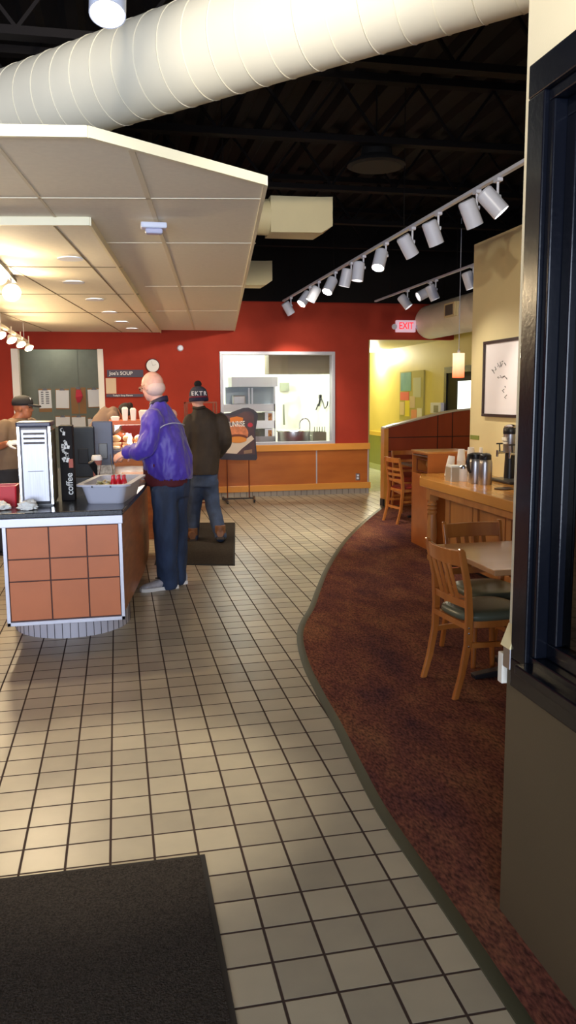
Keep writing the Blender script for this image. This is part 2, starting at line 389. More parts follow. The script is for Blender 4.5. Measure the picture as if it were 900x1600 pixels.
# roof deck with ribs, and joists
b = MB(); b.box(-4.2, 7.5, -3, 12.9, 4.36, 4.45)
x = -4.2
while x < 7.5:
    b.prism([(x, 4.36), (x+.05, 4.30), (x+.13, 4.30), (x+.18, 4.36)], 'y', -3, 12.88); x += .3
struct(b.build('ceiling', DECK))
b = MB(); b.box(7.4, 7.5, -3, 19, 0, 4.4); struct(b.build('wall_right_outer', BLACKP))
jy = [2.2, 3.8, 5.4, 7.0, 8.6, 10.2, 11.8]
for k, y in enumerate(jy):
    b = MB(); b.box(-4, 7.4, y-.05, y+.05, 4.24, 4.30); b.box(-4, 7.4, y-.05, y+.05, 3.74, 3.79)
    x = -4; up = True
    while x < 7.2:
        b.beam((x, y, 3.79 if up else 4.24), (x+.35, y, 4.24 if up else 3.79), .022, .022); x += .35; up = not up
    struct(b.build('ceiling_joist', BLACKP))

# ================================================================== CANOPY
CZ = 2.61
b = MB(); poly = [(-4, 3.94), (-.071, 3.406), (.742, 3.993), (1.831, 12.66), (-4, 12.66)]
b.prism(poly, 'z', CZ+.004, CZ+.034); can = struct(b.build('ceiling_canopy', CANOPY))
def rim(p, q, z0, z1, th):
    p, q = Vector((*p, 0)), Vector((*q, 0)); return ((p.x, p.y, (z0+z1)/2), (q.x, q.y, (z0+z1)/2), th, z1-z0)
e = MB()
for p, q in zip(poly[:3], poly[1:4]): e.beam(*rim(p, q, CZ-.006, CZ+.038, .02))
e.build('canopy_edge', CANEDGE, can)
s = MB()
def seamln(p, q, w=.012): s.beam((p[0], p[1], CZ+.003), (q[0], q[1], CZ+.003), w, .006)
seamln((.099, 3.56), (1.212, 12.6), .025)
seamln((-.541, 4.498), (.79, 4.29)); seamln((-.05, 5.647), (.95, 5.50)); seamln((.3, 7.75), (1.2, 7.6)); seamln((.5, 9.9), (1.46, 9.75))
seamln((-.541, 4.498), (-3.9, 5.0)); seamln((-.443, 3.5), (-.30, 4.9), .015)
s.build('seam_strip', mat('canopy_seam', s2l(230, 220, 194), .75), can)
low = [(-4, 5.48), (-.111, 4.886), (.70, 12.64), (-4, 12.64)]
lp = MB().prism(low, 'z', CZ-.035, CZ+.006).build('lower_panel', CANOPY, can)
e = MB()
for p, q in zip(low[:2], low[1:3]): e.beam(*rim(p, q, CZ-.042, CZ+.004, .018))
e.build('panel_edge', CANEDGE, lp)
s = MB()
for p, q in (((-.31, 4.95), (.57, 12.6)), ((-.95, 5.05), (.12, 12.6)), ((-1.9, 5.2), (-.9, 12.6)), ((-3.9, 6.9), (.08, 6.4)), ((-3.9, 8.6), (.25, 8.0)), ((-3.9, 10.2), (.42, 9.7))):
    s.beam((p[0], p[1], CZ-.036), (q[0], q[1], CZ-.036), .009, .006)
s.build('seam_strip', mat('panel_seam', s2l(128, 112, 78), .7), lp)
LENS = mat('lamp_lens', (1, 1, 1), .4, emit=(1, .93, .8), es=14)
for k, (px, py) in enumerate(((110, 404), (115, 441), (148, 468), (171, 488), (190, 503), (206, 513.5))):
    p = wz(px, py, CZ-.04)
    t = thing('recessed_downlight', ('round recessed downlight nearest the step of the ceiling canopy' if k == 0 else f'recessed downlight in the canopy panel, {["", "second", "third", "fourth", "fifth", "sixth and farthest"][k]} in the row from the front'), 'ceiling light', p, 'recessed downlights in the canopy')
    MB().lathe([(.062, -.004), (.088, -.006), (.09, 0), (.062, 0)], p).build('trim_ring', WHITE, t, smooth=True)
    MB().lathe([(.0, -.003), (.064, -.003), (.064, .0), (0, 0)], p).build('lens', LENS, t)
    light('SPOT', (p.x, p.y, p.z-.03), 22, (1, .84, .6), .06, (p.x, p.y, 0), 110, .7)
# occupancy sensor box under the canopy
p = wz(240, 345, CZ)
t = thing('ceiling_sensor', 'small white box fixture under the canopy, crossing its long seam', 'sensor', p)
MB().box(p.x-.075, p.x+.075, p.y-.04, p.y+.04, CZ-.045, CZ-.012).build('housing', WHITE, t, bevel=.008)
MB().box(p.x-.05, p.x+.05, p.y-.03, p.y+.03, CZ-.075, CZ-.045).build('lens_cover', mat('sensor_lens', s2l(190, 190, 215), .3), t, bevel=.01)

# ================================================================== DUCTS
d = Vector((-.683, .731, 0)); c = Vector((0, 5.16, 3.436)); Rd = .25
p0, p1 = c-d*5.0, c+d*5.4
t = thing('spiral_duct', 'large cream round duct running diagonally above the ceiling canopy', 'duct', (c.x, c.y, 3.186))
MB().tube([p0, p1], Rd, 48).build('duct_pipe', DUCT, t, smooth=True)
hx = MB(); a = d.cross(Vector((0, 0, 1))); bz = Vector((0, 0, 1)); path = []
n = 2400
for i in range(n+1):
    f = i/n; ang = f*10.4/.17*2*PI; path.append(p0+d*(10.4*f)+(a*math.cos(ang)+bz*math.sin(ang))*(Rd+.001))
hx.tube(path, .003, 4); hx.build('spiral_seam', mat('seam_cream', s2l(230, 223, 200), .6), t, smooth=True)
for f in (-3.8, -1.2, 1.4, 4):
    q = c+d*f; MB().tube([(q.x, q.y, 3.68), (q.x, q.y, 4.3)], .006, 6).build('hanger', BLACKP, t)
def branch(Y, label, lx):
    t = thing('branch_duct', label, 'duct', (1.6, Y, 3.0), 'branch ducts above the canopy')
    xr = wy(lx, 340, Y).x-.03; zc = 3.20
    DB = mat('branch_paint', s2l(204, 190, 148), .6, var=.04, vscale=3)
    MB().tube([(.7, Y, zc), (xr-.55, Y, zc)], .155, 28).build('round_collar', DB, t, smooth=True)
    m = MB(); hw = .16
    rings = [[(xr-.56, Y+a_, zc+b_) for a_, b_ in ((-.15, -.155), (.15, -.155), (.15, .155), (-.15, .155))],
             [(xr-.10, Y+a_, zc+b_) for a_, b_ in ((-.17, -.15), (.17, -.15), (.17, .155), (-.17, .155))],
             [(xr, Y+a_, zc+b_) for a_, b_ in ((-.175, -.09), (.175, -.09), (.175, .16), (-.175, .16))]]
    m.rings(rings); m.build('outlet_box', DB, t)
    q = MB(); q.tube([(1.0, Y, zc+.15), (1.0, Y, 4.3)], .006, 6); q.build('hanger', BLACKP, t)
branch(7.45, 'cream branch duct with boxy outlet beside the canopy edge, the nearer one', 517)
branch(10.9, 'farther and smaller-looking cream duct outlet beside the canopy edge', 424)
# big duct into the header
t = thing('round_duct', 'fat cream round duct with a grille entering the red wall above the hallway', 'duct', (5.08, 10, 2.5))
MB().tube([(5.08, 7.5, 2.78), (5.08, BY-.012, 2.78)], .27, 40).build('duct_pipe', DUCT, t, smooth=True)
for k in range(14): MB().lathe([(.2695, -.003), (.272, 0), (.2695, .003)], (5.08, 7.7+k*.36, 2.78), 40, (0, 1, 0)).build('duct_seam', DUCT, t, smooth=True)
g = MB().box(4.77, 4.83, 11.05, 11.42, 2.72, 2.92).build('grille_box', CREAM, t, bevel=.004)
gm = MB(); gm.box(4.765, 4.772, 11.10, 11.37, 2.745, 2.895); gm.build('grille', mat('grille_grey', s2l(96, 92, 84), .6), g)
g2 = MB()
g2 = MB().box(4.79, 5.0, 11.02, 11.06, 2.72, 2.92).box(4.83, 4.86, 11.012, 11.02, 2.75, 2.89).build('grille_side', CREAM, t)
for y in (8.6, 10.4, 12.2): MB().tube([(5.08, y, 3.04), (5.08, y, 4.3)], .006, 6).build('hanger', BLACKP, t)
# round ceiling drum
p = wz(588, 261, 3.6)
t = thing('ceiling_speaker', 'dark round drum fixture hanging under the black joists', 'speaker', p)
MB().lathe([(.0, 0), (.24, 0), (.26, .01), (.25, .03), (.14, .09), (.13, .16), (0, .16)], p, 36).build('drum', mat('drum_dark', s2l(22, 18, 16), .8), t, smooth=True)
MB().lathe([(.0, -.002), (.22, -.002), (.22, .0), (0, 0)], p, 36).build('grille', mat('drum_grille', s2l(40, 34, 26), .8), t)
MB().tube([(p.x, p.y, p.z+.15), (p.x, p.y, 4.3)], .008, 6).build('hanger', BLACKP, t)

# ================================================================== TRACK LIGHTS
def spotlight(hang, dirv, label, group, lit=False, power=0, length=.19, r=.062, offx=0, aim=None, cone=62):
    """white can lamp: adapter on track, stem, tilted can"""
    hang = Vector(hang); dv = Vector(dirv).normalized()
    t = thing('track_spotlight', label, 'spotlight', (hang.x, hang.y, hang.z-.3), group)
    MB().box(hang.x-.02, hang.x+.02, hang.y-.035, hang.y+.035, hang.z-.035, hang.z-.012).build('adapter', WHITE, t, bevel=.004)
    piv = hang+Vector((0, 0, -.13))
    s_ = MB(); s_.tube([hang+Vector((0, 0, -.03)), piv], .009, 8); s_.tube([piv+Vector((-.02, 0, 0)), piv+Vector((.02, 0, 0))], .016, 10); s_.build('stem', WHITE, t, smooth=True)
    side = Vector((offx or -.055, 0, 0)); c0 = piv+side-dv*length*.38+Vector((0, 0, -.02)); 
    m = MB(); m.lathe([(.0, 0), (r*.85, 0), (r, .012), (r, length), (r*.93, length), (r*.9, length-.025), (0, length-.03)], c0, 28, dv)
    m.build('can', WHITE, t, smooth=True, angle=30)
    MB().lathe([(.0, length-.03), (r*.88, length-.022), (0, length-.02)], c0, 24, dv).build('bulb', LENS if lit else mat('bulb_dim', (.9, .88, .8), .3, emit=(1, .93, .8), es=2.2), t, smooth=True)
    if power:
        e0 = c0+dv*(length+.01); light('SPOT', e0, power, (1, .89, .72), .04, aim or e0+dv, cone, .7)
    return t
def track(x, y0, y1, z, label):
    t = thing('lighting_track', label, 'light track', (x, (y0+y1)/2, z))
    MB().box(x-.018, x+.018, y0, y1, z-.012, z+.012).build('rail', WHITE, t, bevel=.003)
    y = y0+.4
    while y < y1: MB().tube([(x, y, z+.01), (x, y, 4.3)], .004, 6).build('hanger', BLACKP, t); y += 2.4
TX, TZ = 2.57, 3.05
track(TX, 4.3, 12.45, TZ, 'long white lighting track carrying eleven cans over the carpet edge')
ords = ['', 'second', 'third', 'fourth', 'fifth', 'sixth', 'seventh', 'eighth', 'ninth', 'tenth']
lam = [(775, (.62, -.25, -.75), 1), (743, (.45, .1, -.9), 0), (684, (.42, .1, -.9), 0), (644, (.55, .1, -.85), 0), (603, (-.32, -.35, -.85), 1), (568, (-.12, -.05, -.95), 0), (549, (-.2, .1, -.95), 0), (524, (-.45, -.3, -.8), 1), (498, (-.45, .05, -.8), 0), (484, (-.6, -.2, -.75), 1), (454, (.5, .1, -.8), 0)]
for k, (px, dv, lit) in enumerate(lam):
    Yh = wx(px, 400, TX).y
    lb = ('white can spotlight nearest the viewer on the long track' if k == 0 else 'white can spotlight at the far end of the long track' if k == 10 else f'white can spotlight, {ords[k]} from the near end of the long track')
    if lit: lb += ', lamp face lit'
    spotlight((TX, Yh, TZ), dv, lb, 'cans on the long track', lit, *[(10, None), (38, None), (40, (2.2, 7.2, 0)), (60, (3.6, 6.4, 1.2)), (170, (1.9, 9.3, 0)), (90, (3.6, 6.9, 1.2)), (170, (2.5, 9.9, 0)), (110, (1.8, BY, 1.9)), (110, (.6, BY, 1.9)), (120, (3.8, BY, 1.9)), (110, (2.8, BY, 1.4))][k][:1], aim=[None, (.2, 6.2, .3), (2.2, 7.2, 0), (3.6, 6.4, 1.2), (1.9, 9.3, 0), (3.6, 6.9, 1.2), (2.5, 9.9, 0), (1.8, BY, 1.9), (.6, BY, 1.9), (3.8, BY, 1.9), (2.8, BY, 1.4)][k], cone=75 if k > 6 else 62)
TX2 = 4.0
track(TX2, 6.4, 12.3, TZ, 'short-looking white lighting track beside the pendant, behind the long one')
lam2 = [(739, 8.75, (.3, -.1, -.95), 'white can spotlight on the rear track, cut by the cream wall edge', 30), (681, 10.2, (.4, -.1, -.9), 'white can spotlight on the rear track, upright one of the crossed pair', 25), (672, 10.55, (-.9, .0, -.45), 'white can spotlight on the rear track, lying sideways behind its neighbour', 20), (637, 11.3, (.55, -.3, -.8), 'white can spotlight at the far end of the rear track above the exit sign', 25)]
for px, Yd, dv, lb, pw in lam2:
    spotlight((TX2, wx(px, 440, TX2).y, TZ), dv, lb, 'cans on the rear track', False, pw)
# near lamp at the top of the frame
q = wz(170, 10, 2.92)
spotlight((q.x+.055, q.y+.02, 3.15), (-.05, -.38, -1), 'large white can spotlight at the top of the frame in front of the big duct', None, True, 190, .2, aim=(-.12, 3.15, 0), cone=40)
t = thing('lighting_track', 'white lighting track above the duct holding the nearest can', 'light track', (q.x+.055, 2, 3.15))
MB().box(q.x+.037, q.x+.073, -1.4, 3.0, 3.138, 3.162).build('rail', WHITE, t)
for y in (-1, 1.3, 2.8): MB().tube([(q.x+.055, y, 3.16), (q.x+.055, y, 4.3)], .004, 6).build('hanger', BLACKP, t)
nx_ = q.x+.055  # next three cans are added out of view to brighten duct and wall
spotlight((nx_, .6, 3.15), (.32, .93, .12), 'added unseen middle white can spotlight on the near track, aimed at the big duct', 'added cans behind the viewer', True, 420, aim=(1.0, 4.1, 3.44), cone=62)
spotlight((nx_, -.6, 3.15), (-.02, .99, .08), 'added unseen rearmost white can spotlight on the near track, aimed up at the duct', 'added cans behind the viewer', True, 340, aim=(-.5, 5.7, 3.44), cone=50)
spotlight((nx_, 1.3, 3.15), (.9, .3, -.5), 'added unseen white can spotlight on the near track turned to the ivory wall', 'added cans behind the viewer', True, 60, aim=(1.12, 1.9, 2.3), cone=50)
# gimbal lamps over the counter (left)
WARM = mat('gimbal_lens', (1, 1, 1), .4, emit=(1, .84, .55), es=16)
def gimbal(c, dv, label, r=.055, power=40):
    c = Vector(c); dv = Vector(dv).normalized(); t = thing('gimbal_lamp', label, 'spotlight', (c.x, c.y, c.z-r), 'gimbal lamps above the service counter')
    MB().lathe([(r*.35, -.07), (r*.8, -.03), (r, .0), (r, .012), (r*.85, .014), (r*.8, 0), (.0, -.01)], c, 24, dv).build('reflector', OFFW, t, smooth=True)
    MB().lathe([(0, .0), (r*.8, .004), (r*.8, .006), (0, .008)], c, 20, dv).build('lens', WARM, t)
    MB().tube([c+Vector((0, 0, r+.10)), c+Vector((0, 0, r*.9))], .006, 8).lathe([(r*1.06, -.006), (r*1.16, -.006), (r*1.16, .006), (r*1.06, .006)], c, 24, dv).build('yoke', OFFW, t, smooth=True)
    if power: light('SPOT', c+dv*.03, power, (1, .82, .55), .05, c+dv, 110, .6)
    if power: light('POINT', c+dv*.05, power*.7, (1, .74, .42), .05)
    return t
ta = thing('lighting_track', 'short dark lighting track on the canopy above the service counter', 'light track', (-.78, 6.4, 2.53))
MB().box(-.80, -.76, 5.2, 7.1, 2.535, 2.565).build('rail', BLACKPL, ta)
p = wx(18, 457, -.78); gimbal((p.x, p.y, p.z), (.25, -.8, -.4), 'round gimbal lamp glaring white, larger one hanging from the dark track', .062, 30)
p = wx(-6, 432, -.78); gimbal((p.x, p.y, p.z), (.0, -.6, -.7), 'round gimbal lamp at the very left edge on the dark track', .062, 30)
tb = thing('lighting_track', 'cream lighting track crowded with lamps before the red wall at left', 'light track', (-1.15, 9, 2.33))
MB().box(-1.17, -1.13, 6.4, 11.6, 2.34, 2.37).build('rail', OFFW, tb)
for y in (6.8, 9, 11.2): MB().tube([(-1.15, y, 2.37), (-1.15, y, CZ-.03)], .005, 6).build('hanger', OFFW, tb)
for k, (px, py) in enumerate(((3, 528), (11, 532), (24, 536), (36, 539), (45, 536))):
    y = 8.1+k*.72
    gimbal((-1.15+.02*k, y, 2.24), (.45, -.45, -.75), f'cream gimbal lamp on the crowded left track, {["nearest to the viewer", "second from the near end", "in the middle", "second from the far end", "farthest, closest to the red wall"][k]}', .05, 22)
# pendant
p = wy(716, 590, 10.2)
t = thing('pendant_lamp', 'small cylinder pendant lamp with glowing orange-white glass shade', 'pendant lamp', p)
sh = bpy.data.materials.new('shade_glow'); sh.use_nodes = True
N = sh.node_tree.nodes; L = sh.node_tree.links; bs = N['Principled BSDF']; tc = N.new('ShaderNodeTexCoord'); sx = N.new('ShaderNodeSeparateXYZ'); L.new(tc.outputs['Generated'], sx.inputs[0])
rp = N.new('ShaderNodeValToRGB'); rp.color_ramp.elements[0].color = (.9, .16, .05, 1); rp.color_ramp.elements[1].color = (1, .62, .36, 1); rp.color_ramp.elements[1].position = .75; L.new(sx.outputs['Z'], rp.inputs[0]); L.new(rp.outputs[0], bs.inputs['Base Color']); L.new(rp.outputs[0], bs.inputs['Emission Color']); bs.inputs['Emission Strength'].default_value = 1.6
zt_ = wy(716, 552, 10.2).z
MB().lathe([(.06, 0), (.078, 0), (.078, zt_-p.z), (.0, zt_-p.z+.005), (.0, zt_-p.z), (.072, zt_-p.z-.01), (.072, .0)], p, 32).build('lamp_shade', sh, t, smooth=True)
MB().lathe([(.02, 0), (.02, .03), (.008, .05)], (p.x, p.y, zt_)).build('socket', WHITE, t, smooth=True)
MB().tube([(p.x, p.y, zt_+.04), (p.x, p.y, 3.95)], .005, 6).build('cord', WHITE, t)
MB().lathe([(.06, 0), (.06, .03), (0, .04)], (p.x, p.y, 3.93)).build('canopy_cap', BLACKPL, t)
light('POINT', (p.x, p.y, p.z+.1), 10, (1, .6, .3), .05)

# ================================================================== COUNTER ISLAND
ZC = .905
edge = cat_rom([(.0, 5.12), (.055, 5.5), (.125, 6.0), (.20, 6.6), (.25, 7.2), (.28, 7.8), (.29, 8.4)], 5)
t = thing('order_counter', 'order counter with orange tiled front panel in a metal frame', 'counter', (-.35, 6.5, 0))
back = [(-.715, 8.4), (-.715, 5.12)]
ins = [(x-.012, y+.0) for x, y in edge]
m = MB(); m.prism([(x-.02, y+.02) for x, y in edge]+[(-.70, 8.4), (-.70, 5.14)], 'z', .20, ZC-.04); m.build('body', SIDEWD, t)
fz0, fz1 = .195, ZC-.04
pf = MB(); pf.box(-.70, -.005, 5.125, 5.14, fz0+.01, ZC-.085); fp = pf.build('front_panel', mat('panel_gap', s2l(70, 30, 18), .6), t)
xs = [-.692, -.442, -.214, -.018]; zs = [fz0+.028, .475, .615, ZC-.09]
tl = MB()
for i in range(3):
    for j in range(3): tl.box(xs[i]+.004, xs[i+1]-.004, 5.117, 5.126, zs[j]+.004, zs[j+1]-.004)
tl.build('laminate_square', PANELO, fp, bevel=.0015)
fm = MB(); fm.box(-.715, -.692, 5.108, 5.135, fz0, ZC-.085); fm.box(-.018, .004, 5.108, 5.135, fz0, ZC-.085); fm.box(-.715, .004, 5.108, 5.135, fz0, fz0+.024); fm.build('metal_frame', ALU, t, bevel=.002)
MB().box(-.73, .010, 5.112, 5.15, ZC-.088, ZC-.035).build('metal_band', ALU, t, bevel=.002)
bs_ = MB(); arc = [(-.36+.40*math.cos(a_), 5.86+.42*math.sin(a_)) for a_ in [PI+PI*k/24 for k in range(25)]]
bs_.prism(arc+[(.04, 8.2), (-.70, 8.2)], 'z', .0, .215); bb = bs_.build('plinth', mat('plinth_tile', s2l(186, 184, 192), .3), t, smooth=True, angle=25)
gr = MB()
for k in range(0, 25): x_, y_ = arc[k]; gr.box(x_-.002, x_+.002, y_-.003, y_+.003, 0.0, .21)
gr.build('grout_line', mat('grout', s2l(60, 50, 50), .8), bb)
m = MB(); m.prism([(x+.012, y-.012) for x, y in edge]+[(-.735, 8.4), (-.735, 5.108)], 'z', ZC-.034, ZC)
tag(m.build('countertop', STONE, bevel=.005), 'black stone worktop with rounded side lying on the order counter', 'worktop')
# urn
ux0, ux1, uy0, uy1 = -.625, -.43, 5.42, 5.76
t = thing('beverage_dispenser', 'tall stainless steel dispenser with louvres standing on the black worktop', 'drink dispenser', ((ux0+ux1)/2, (uy0+uy1)/2, ZC))
zu = 1.42
body = MB().box(ux0, ux1, uy0, uy1, ZC+.012, zu).build('housing', mat('satin_steel', (.36, .36, .39), .48, 1, var=.06, vscale=6, stretch=(30, 30, 1)), t, bevel=.02)
MB().box(ux0-.012, ux1+.01, uy0-.008, uy1+.01, zu-.002, zu+.03).build('lid', mat('lid_dark', s2l(40, 38, 62), .4), t, bevel=.008)
MB().box(ux0+.05, ux1-.05, uy0-.004, uy0+.004, 1.13, 1.135).build('panel_seam', mat('seam_grey', s2l(120, 120, 130), .4), body)
lv = MB()
for k in range(3): lv.obox(((ux0+ux1)/2, uy0-.003, zu-.045-k*.03), (.13, .012, .009), (.4, 0, 0))
lv.build('louvre', STEEL, body)
MB().box(ux0-.006, ux0+.008, uy0-.003, uy0+.012, ZC+.01, zu).build('corner_strip', CHROME, t)
MB().box(ux1-.008, ux1+.006, uy0-.003, uy0+.012, ZC+.01, zu).build('corner_strip', CHROME, t)
MB().box(ux1, ux1+.015, uy0+.02, uy1-.02, ZC+.015, zu-.02).build('side_cover', mat('side_olive', s2l(96, 84, 56), .35, .4), t, bevel=.01)
MB().box(ux0+.02, ux1, uy0+.02, uy1-.02, ZC, ZC+.014).build('foot', BLACKPL, t)
# lettered black banner box beside urn
bx0, bx1, byy = -.375, -.312, 5.66
t = thing('printed_carton', 'narrow tall black display with white lettering beside the steel dispenser', 'display', ((bx0+bx1)/2, byy, ZC))
cb = MB().box(bx0-.015, bx1+.01, byy, byy+.22, ZC, 1.415).build('carton', mat('carton_black', (.012, .010, .010), .75, spec=.2), t, bevel=.004)
W = mat('print_white', s2l(220, 220, 216), .7)
text('coffee', .062, ((bx0+bx1)/2+.012, byy-.002, 1.02), (PI/2, -PI/2, 0), W, t, ext=.0008)
pr = MB()
for k in range(16):
    zz = 1.17+random.random()*.22; xx = bx0+.005+random.random()*.045
    pr.obox((xx, byy-.0, zz), (.008+random.random()*.012, .002, .012+random.random()*.022), (0, random.random()*1.2-.6, 0))
pr.build('printed_mark', W, t)
MB().box(bx1-.02, bx1+.008, byy-.0025, byy, 1.13, 1.19).build('printed_patch', mat('print_red', s2l(170, 80, 60), .6), t)
# bus tub
tx0, tx1, ty0, ty1 = -.195, .105, 5.40, 6.06
t = thing('bus_tub', 'pale grey plastic bus tub on the right corner of the black worktop', 'tub', ((tx0+tx1)/2, 5.73, ZC))
def rrect(x0, x1, y0, y1, z, r=.04, n=5):
    o = []
    for cx_, cy_, a0 in ((x1-r, y0+r, -PI/2), (x1-r, y1-r, 0), (x0+r, y1-r, PI/2), (x0+r, y0+r, PI)):
        for k in range(n+1): a_ = a0+PI/2*k/n; o.append((cx_+r*math.cos(a_), cy_+r*math.sin(a_), z))
    return o
zt2 = 1.035
m = MB(); m.rings([rrect(tx0+.03, tx1-.03, ty0+.03, ty1-.03, ZC+.006, .05), rrect(tx0+.03, tx1-.03, ty0+.03, ty1-.03, ZC, .05), rrect(tx0, tx1, ty0, ty1, zt2-.012, .05), rrect(tx0-.03, tx1+.03, ty0-.03, ty1+.03, zt2-.012, .06), rrect(tx0-.03, tx1+.03, ty0-.03, ty1+.03, zt2, .06), rrect(tx0+.008, tx1-.008, ty0+.008, ty1-.008, zt2, .05), rrect(tx0+.04, tx1-.04, ty0+.04, ty1-.04, ZC+.008, .05)])
m.build('tub_body', GREYTUB, t, smooth=True, angle=35)
MB().box(tx0+.08, tx0+.09, ty0-.035, ty0-.03, zt2-.017, zt2-.006).box(tx0+.20, tx0+.21, ty0-.035, ty0-.03, zt2-.017, zt2-.006).build('clip', BLACKPL, t)
t.rotation_euler = (0, 0, -.19); tubt = t
def trot(x, y):
    dx, dy = x-tubt.location.x, y-tubt.location.y; c_, s_ = math.cos(-.19), math.sin(-.19); return tubt.location.x+dx*c_-dy*s_, tubt.location.y+dx*s_+dy*c_
REDM = mat('red_foil', s2l(200, 20, 44), .25, coat=.4)
for k in range(6):
    x_, y_ = trot(-.02+.036*(k % 3), 5.60+.05*(k//3))
    o = MB().lathe([(.0, 0), (.017, .001), (.018, .10), (.012, .125), (.008, .135), (.009, .158), (0, .16)], (x_, y_, ZC+.012), 14).build('sauce_bottle', REDM, smooth=True)
    tag(o, 'red bottle standing in the grey tub ' + ['at the left of the front row', 'in the middle of the front row', 'at the right of the front row', 'at the left of the back row', 'in the middle of the back row', 'at the right of the back row'][k], 'bottle', 'red bottles in the grey tub')
pk = MB()
for k in range(60):
    xk, yk = trot(tx0+.06+random.random()*.13, ty0+.08+random.random()*.28)
    pk.obox((xk, yk, ZC+.03+random.random()*.09), (.05, .03, .006), (random.random()*.8, random.random()*.8, random.random()*3))
tag(pk.build('sachet_pile', mat('sachets', s2l(210, 205, 190), .6, col2=s2l(150, 150, 60), vscale=20)), 'loose pile of pale and yellow sachets in the grey tub', 'sachets', kind='stuff')
# red box and crumpled napkins
t = MB().rings([rrect(-.80, -.66, 5.45, 5.6, ZC, .01, 2), rrect(-.81, -.655, 5.44, 5.61, ZC+.135, .01, 2), rrect(-.80, -.662, 5.45, 5.6, ZC+.135, .01, 2), rrect(-.79, -.67, 5.46, 5.59, ZC+.02, .01, 2)]).build('red_tub', mat('red_plastic', s2l(196, 28, 44), .4))
tag(t, 'red square container with faint white print at the left end of the worktop', 'container')
def crumple(c, s_, seed, label):
    random.seed(seed); bm = bmesh.new(); bmesh.ops.create_icosphere(bm, subdivisions=4, radius=1)
    from mathutils import noise
    for v in bm.verts:
        n_ = noise.fractal(v.co*1.8+Vector((seed, 0, 0)), 1, 2, 4); a_ = 1+.35*n_+.25*abs(noise.noise(v.co*5+Vector((seed, 3, 0))))
        v.co = Vector((v.co.x*s_[0]*a_, v.co.y*s_[1]*a_, max(v.co.z, -.45)*s_[2]*a_))
    z0 = min(v.co.z for v in bm.verts)
    for v in bm.verts: v.co += Vector((c[0], c[1], c[2]-z0))
    m = MB(); m.bm.free(); m.bm = bm
    tag(m.build('crumpled_napkin', PAPER, smooth=True), label, 'napkin', 'crumpled napkins on the worktop')
crumple((-.575, 5.27, ZC), (.06, .05, .035), 3, 'crumpled white napkin in front of the steel dispenser')
crumple((-.745, 5.30, ZC), (.06, .05, .032), 8, 'crumpled white napkin at the left edge before the red container')
# registers seen from behind
def register(cx_, cy_, w, h, lean, label, matb, zb_=ZC, rz=0):
    t = thing('cash_register', label, 'cash register', (cx_, cy_, zb_), 'registers on the order counter')
    MB().box(cx_-w*.5, cx_+w*.5, cy_-.02, cy_+.22, zb_, zb_+.07).build('base', BLACKPL, t, bevel=.01)
    m = MB(); th = .05
    m.prism([(cy_, zb_+.06), (cy_+th, zb_+.06), (cy_+th+lean, zb_+h), (cy_+lean, zb_+h)], 'x', cx_-w/2, cx_+w/2)
    m.build('screen_back', matb, t, bevel=.012)
    MB().obox((cx_, cy_+lean*.45-.006, zb_+h*.5), (w*.42, .012, h*.26), (-math.atan2(lean, h-.06), 0, 0)).build('vent_panel', BLACKPL, t, bevel=.004)
    MB().prism([(cy_+th, zb_+.10), (cy_+th+.01, zb_+.10), (cy_+th+.01+lean, zb_+h-.01), (cy_+th+lean, zb_+h-.01)], 'x', cx_-w/2+.01, cx_+w/2-.01).build('screen', mat('screen_glow', (.1, .12, .15), .2, emit=(.4, .5, .7), es=.3), t)
    MB().tube([(cx_+w*.2, cy_+.12, zb_+.06), (cx_+w*.3, cy_+.14, zb_+h*.6)], .018, 10).build('neck', BLACKPL, t, smooth=True)
    return t
register(-.275, 6.65, .19, .47, -.05, 'black cash register seen from behind, left of the blue-grey one', mat('register_black', s2l(38, 44, 52), .4))
register(-.125, 6.95, .17, .50, .03, 'blue-grey cash register screen back, beside the purple jacket cuff', DARKBL)
# card reader and napkin holder in wire
t = thing('card_reader', 'black card reader tilted on a stalk between the registers', 'card reader', (-.17, 6.35, ZC))
MB().obox((-.18, 6.35, ZC+.16), (.05, .03, .14), (.5, -.5, 0)).build('keypad_body', BLACKPL, t, bevel=.008)
MB().tube([(-.16, 6.37, ZC), (-.16, 6.37, ZC+.14)], .012, 10).lathe([(0, 0), (.05, 0), (.05, .01), (0, .012)], (-.16, 6.37, ZC)).build('stalk', BLACKPL, t, smooth=True)
t = thing('brochure_holder', 'clear and black tabletop holder of small cards behind the tub', 'holder', (-.09, 6.25, ZC))
MB().box(-.16, -.03, 6.2, 6.32, ZC, ZC+.05).build('tray', BLACKPL, t, bevel=.004)
MB().obox((-.095, 6.25, ZC+.12), (.13, .01, .14), (-.35, 0, 0)).build('card_face', mat('card_grey', s2l(150, 145, 140), .3, var=.4, vscale=40), t)
MB().tube([(-.035, 6.19, ZC+.05), (-.06, 6.22, ZC+.27)], .003, 6).tube([(-.16, 6.19, ZC+.05), (-.13, 6.22, ZC+.2)], .003, 6).build('wire', CHROME, t)
t = MB().box(.0, .09, 6.3, 6.45, ZC, ZC+.10).build('plastic_bin', mat('smoky_plastic', s2l(86, 76, 68), .3), bevel=.01)
tag(t, 'smoky grey small bin behind the red bottles', 'bin')
cupp = thing('paper_cup', 'pink paper cup with bright white lid between the two registers', 'cup', (-.17, 6.56, ZC))
MB().lathe([(0, 0), (.026, 0), (.038, .21), (0, .21)], (-.17, 6.56, ZC), 20).build('cup_body', mat('pink_cup', s2l(200, 130, 120), .6), cupp, smooth=True)
MB().lathe([(0, .205), (.042, .205), (.042, .225), (.034, .245), (0, .245)], (-.17, 6.56, ZC), 20).build('lid', mat('lid_white', s2l(250, 250, 250), .5), cupp, smooth=True)
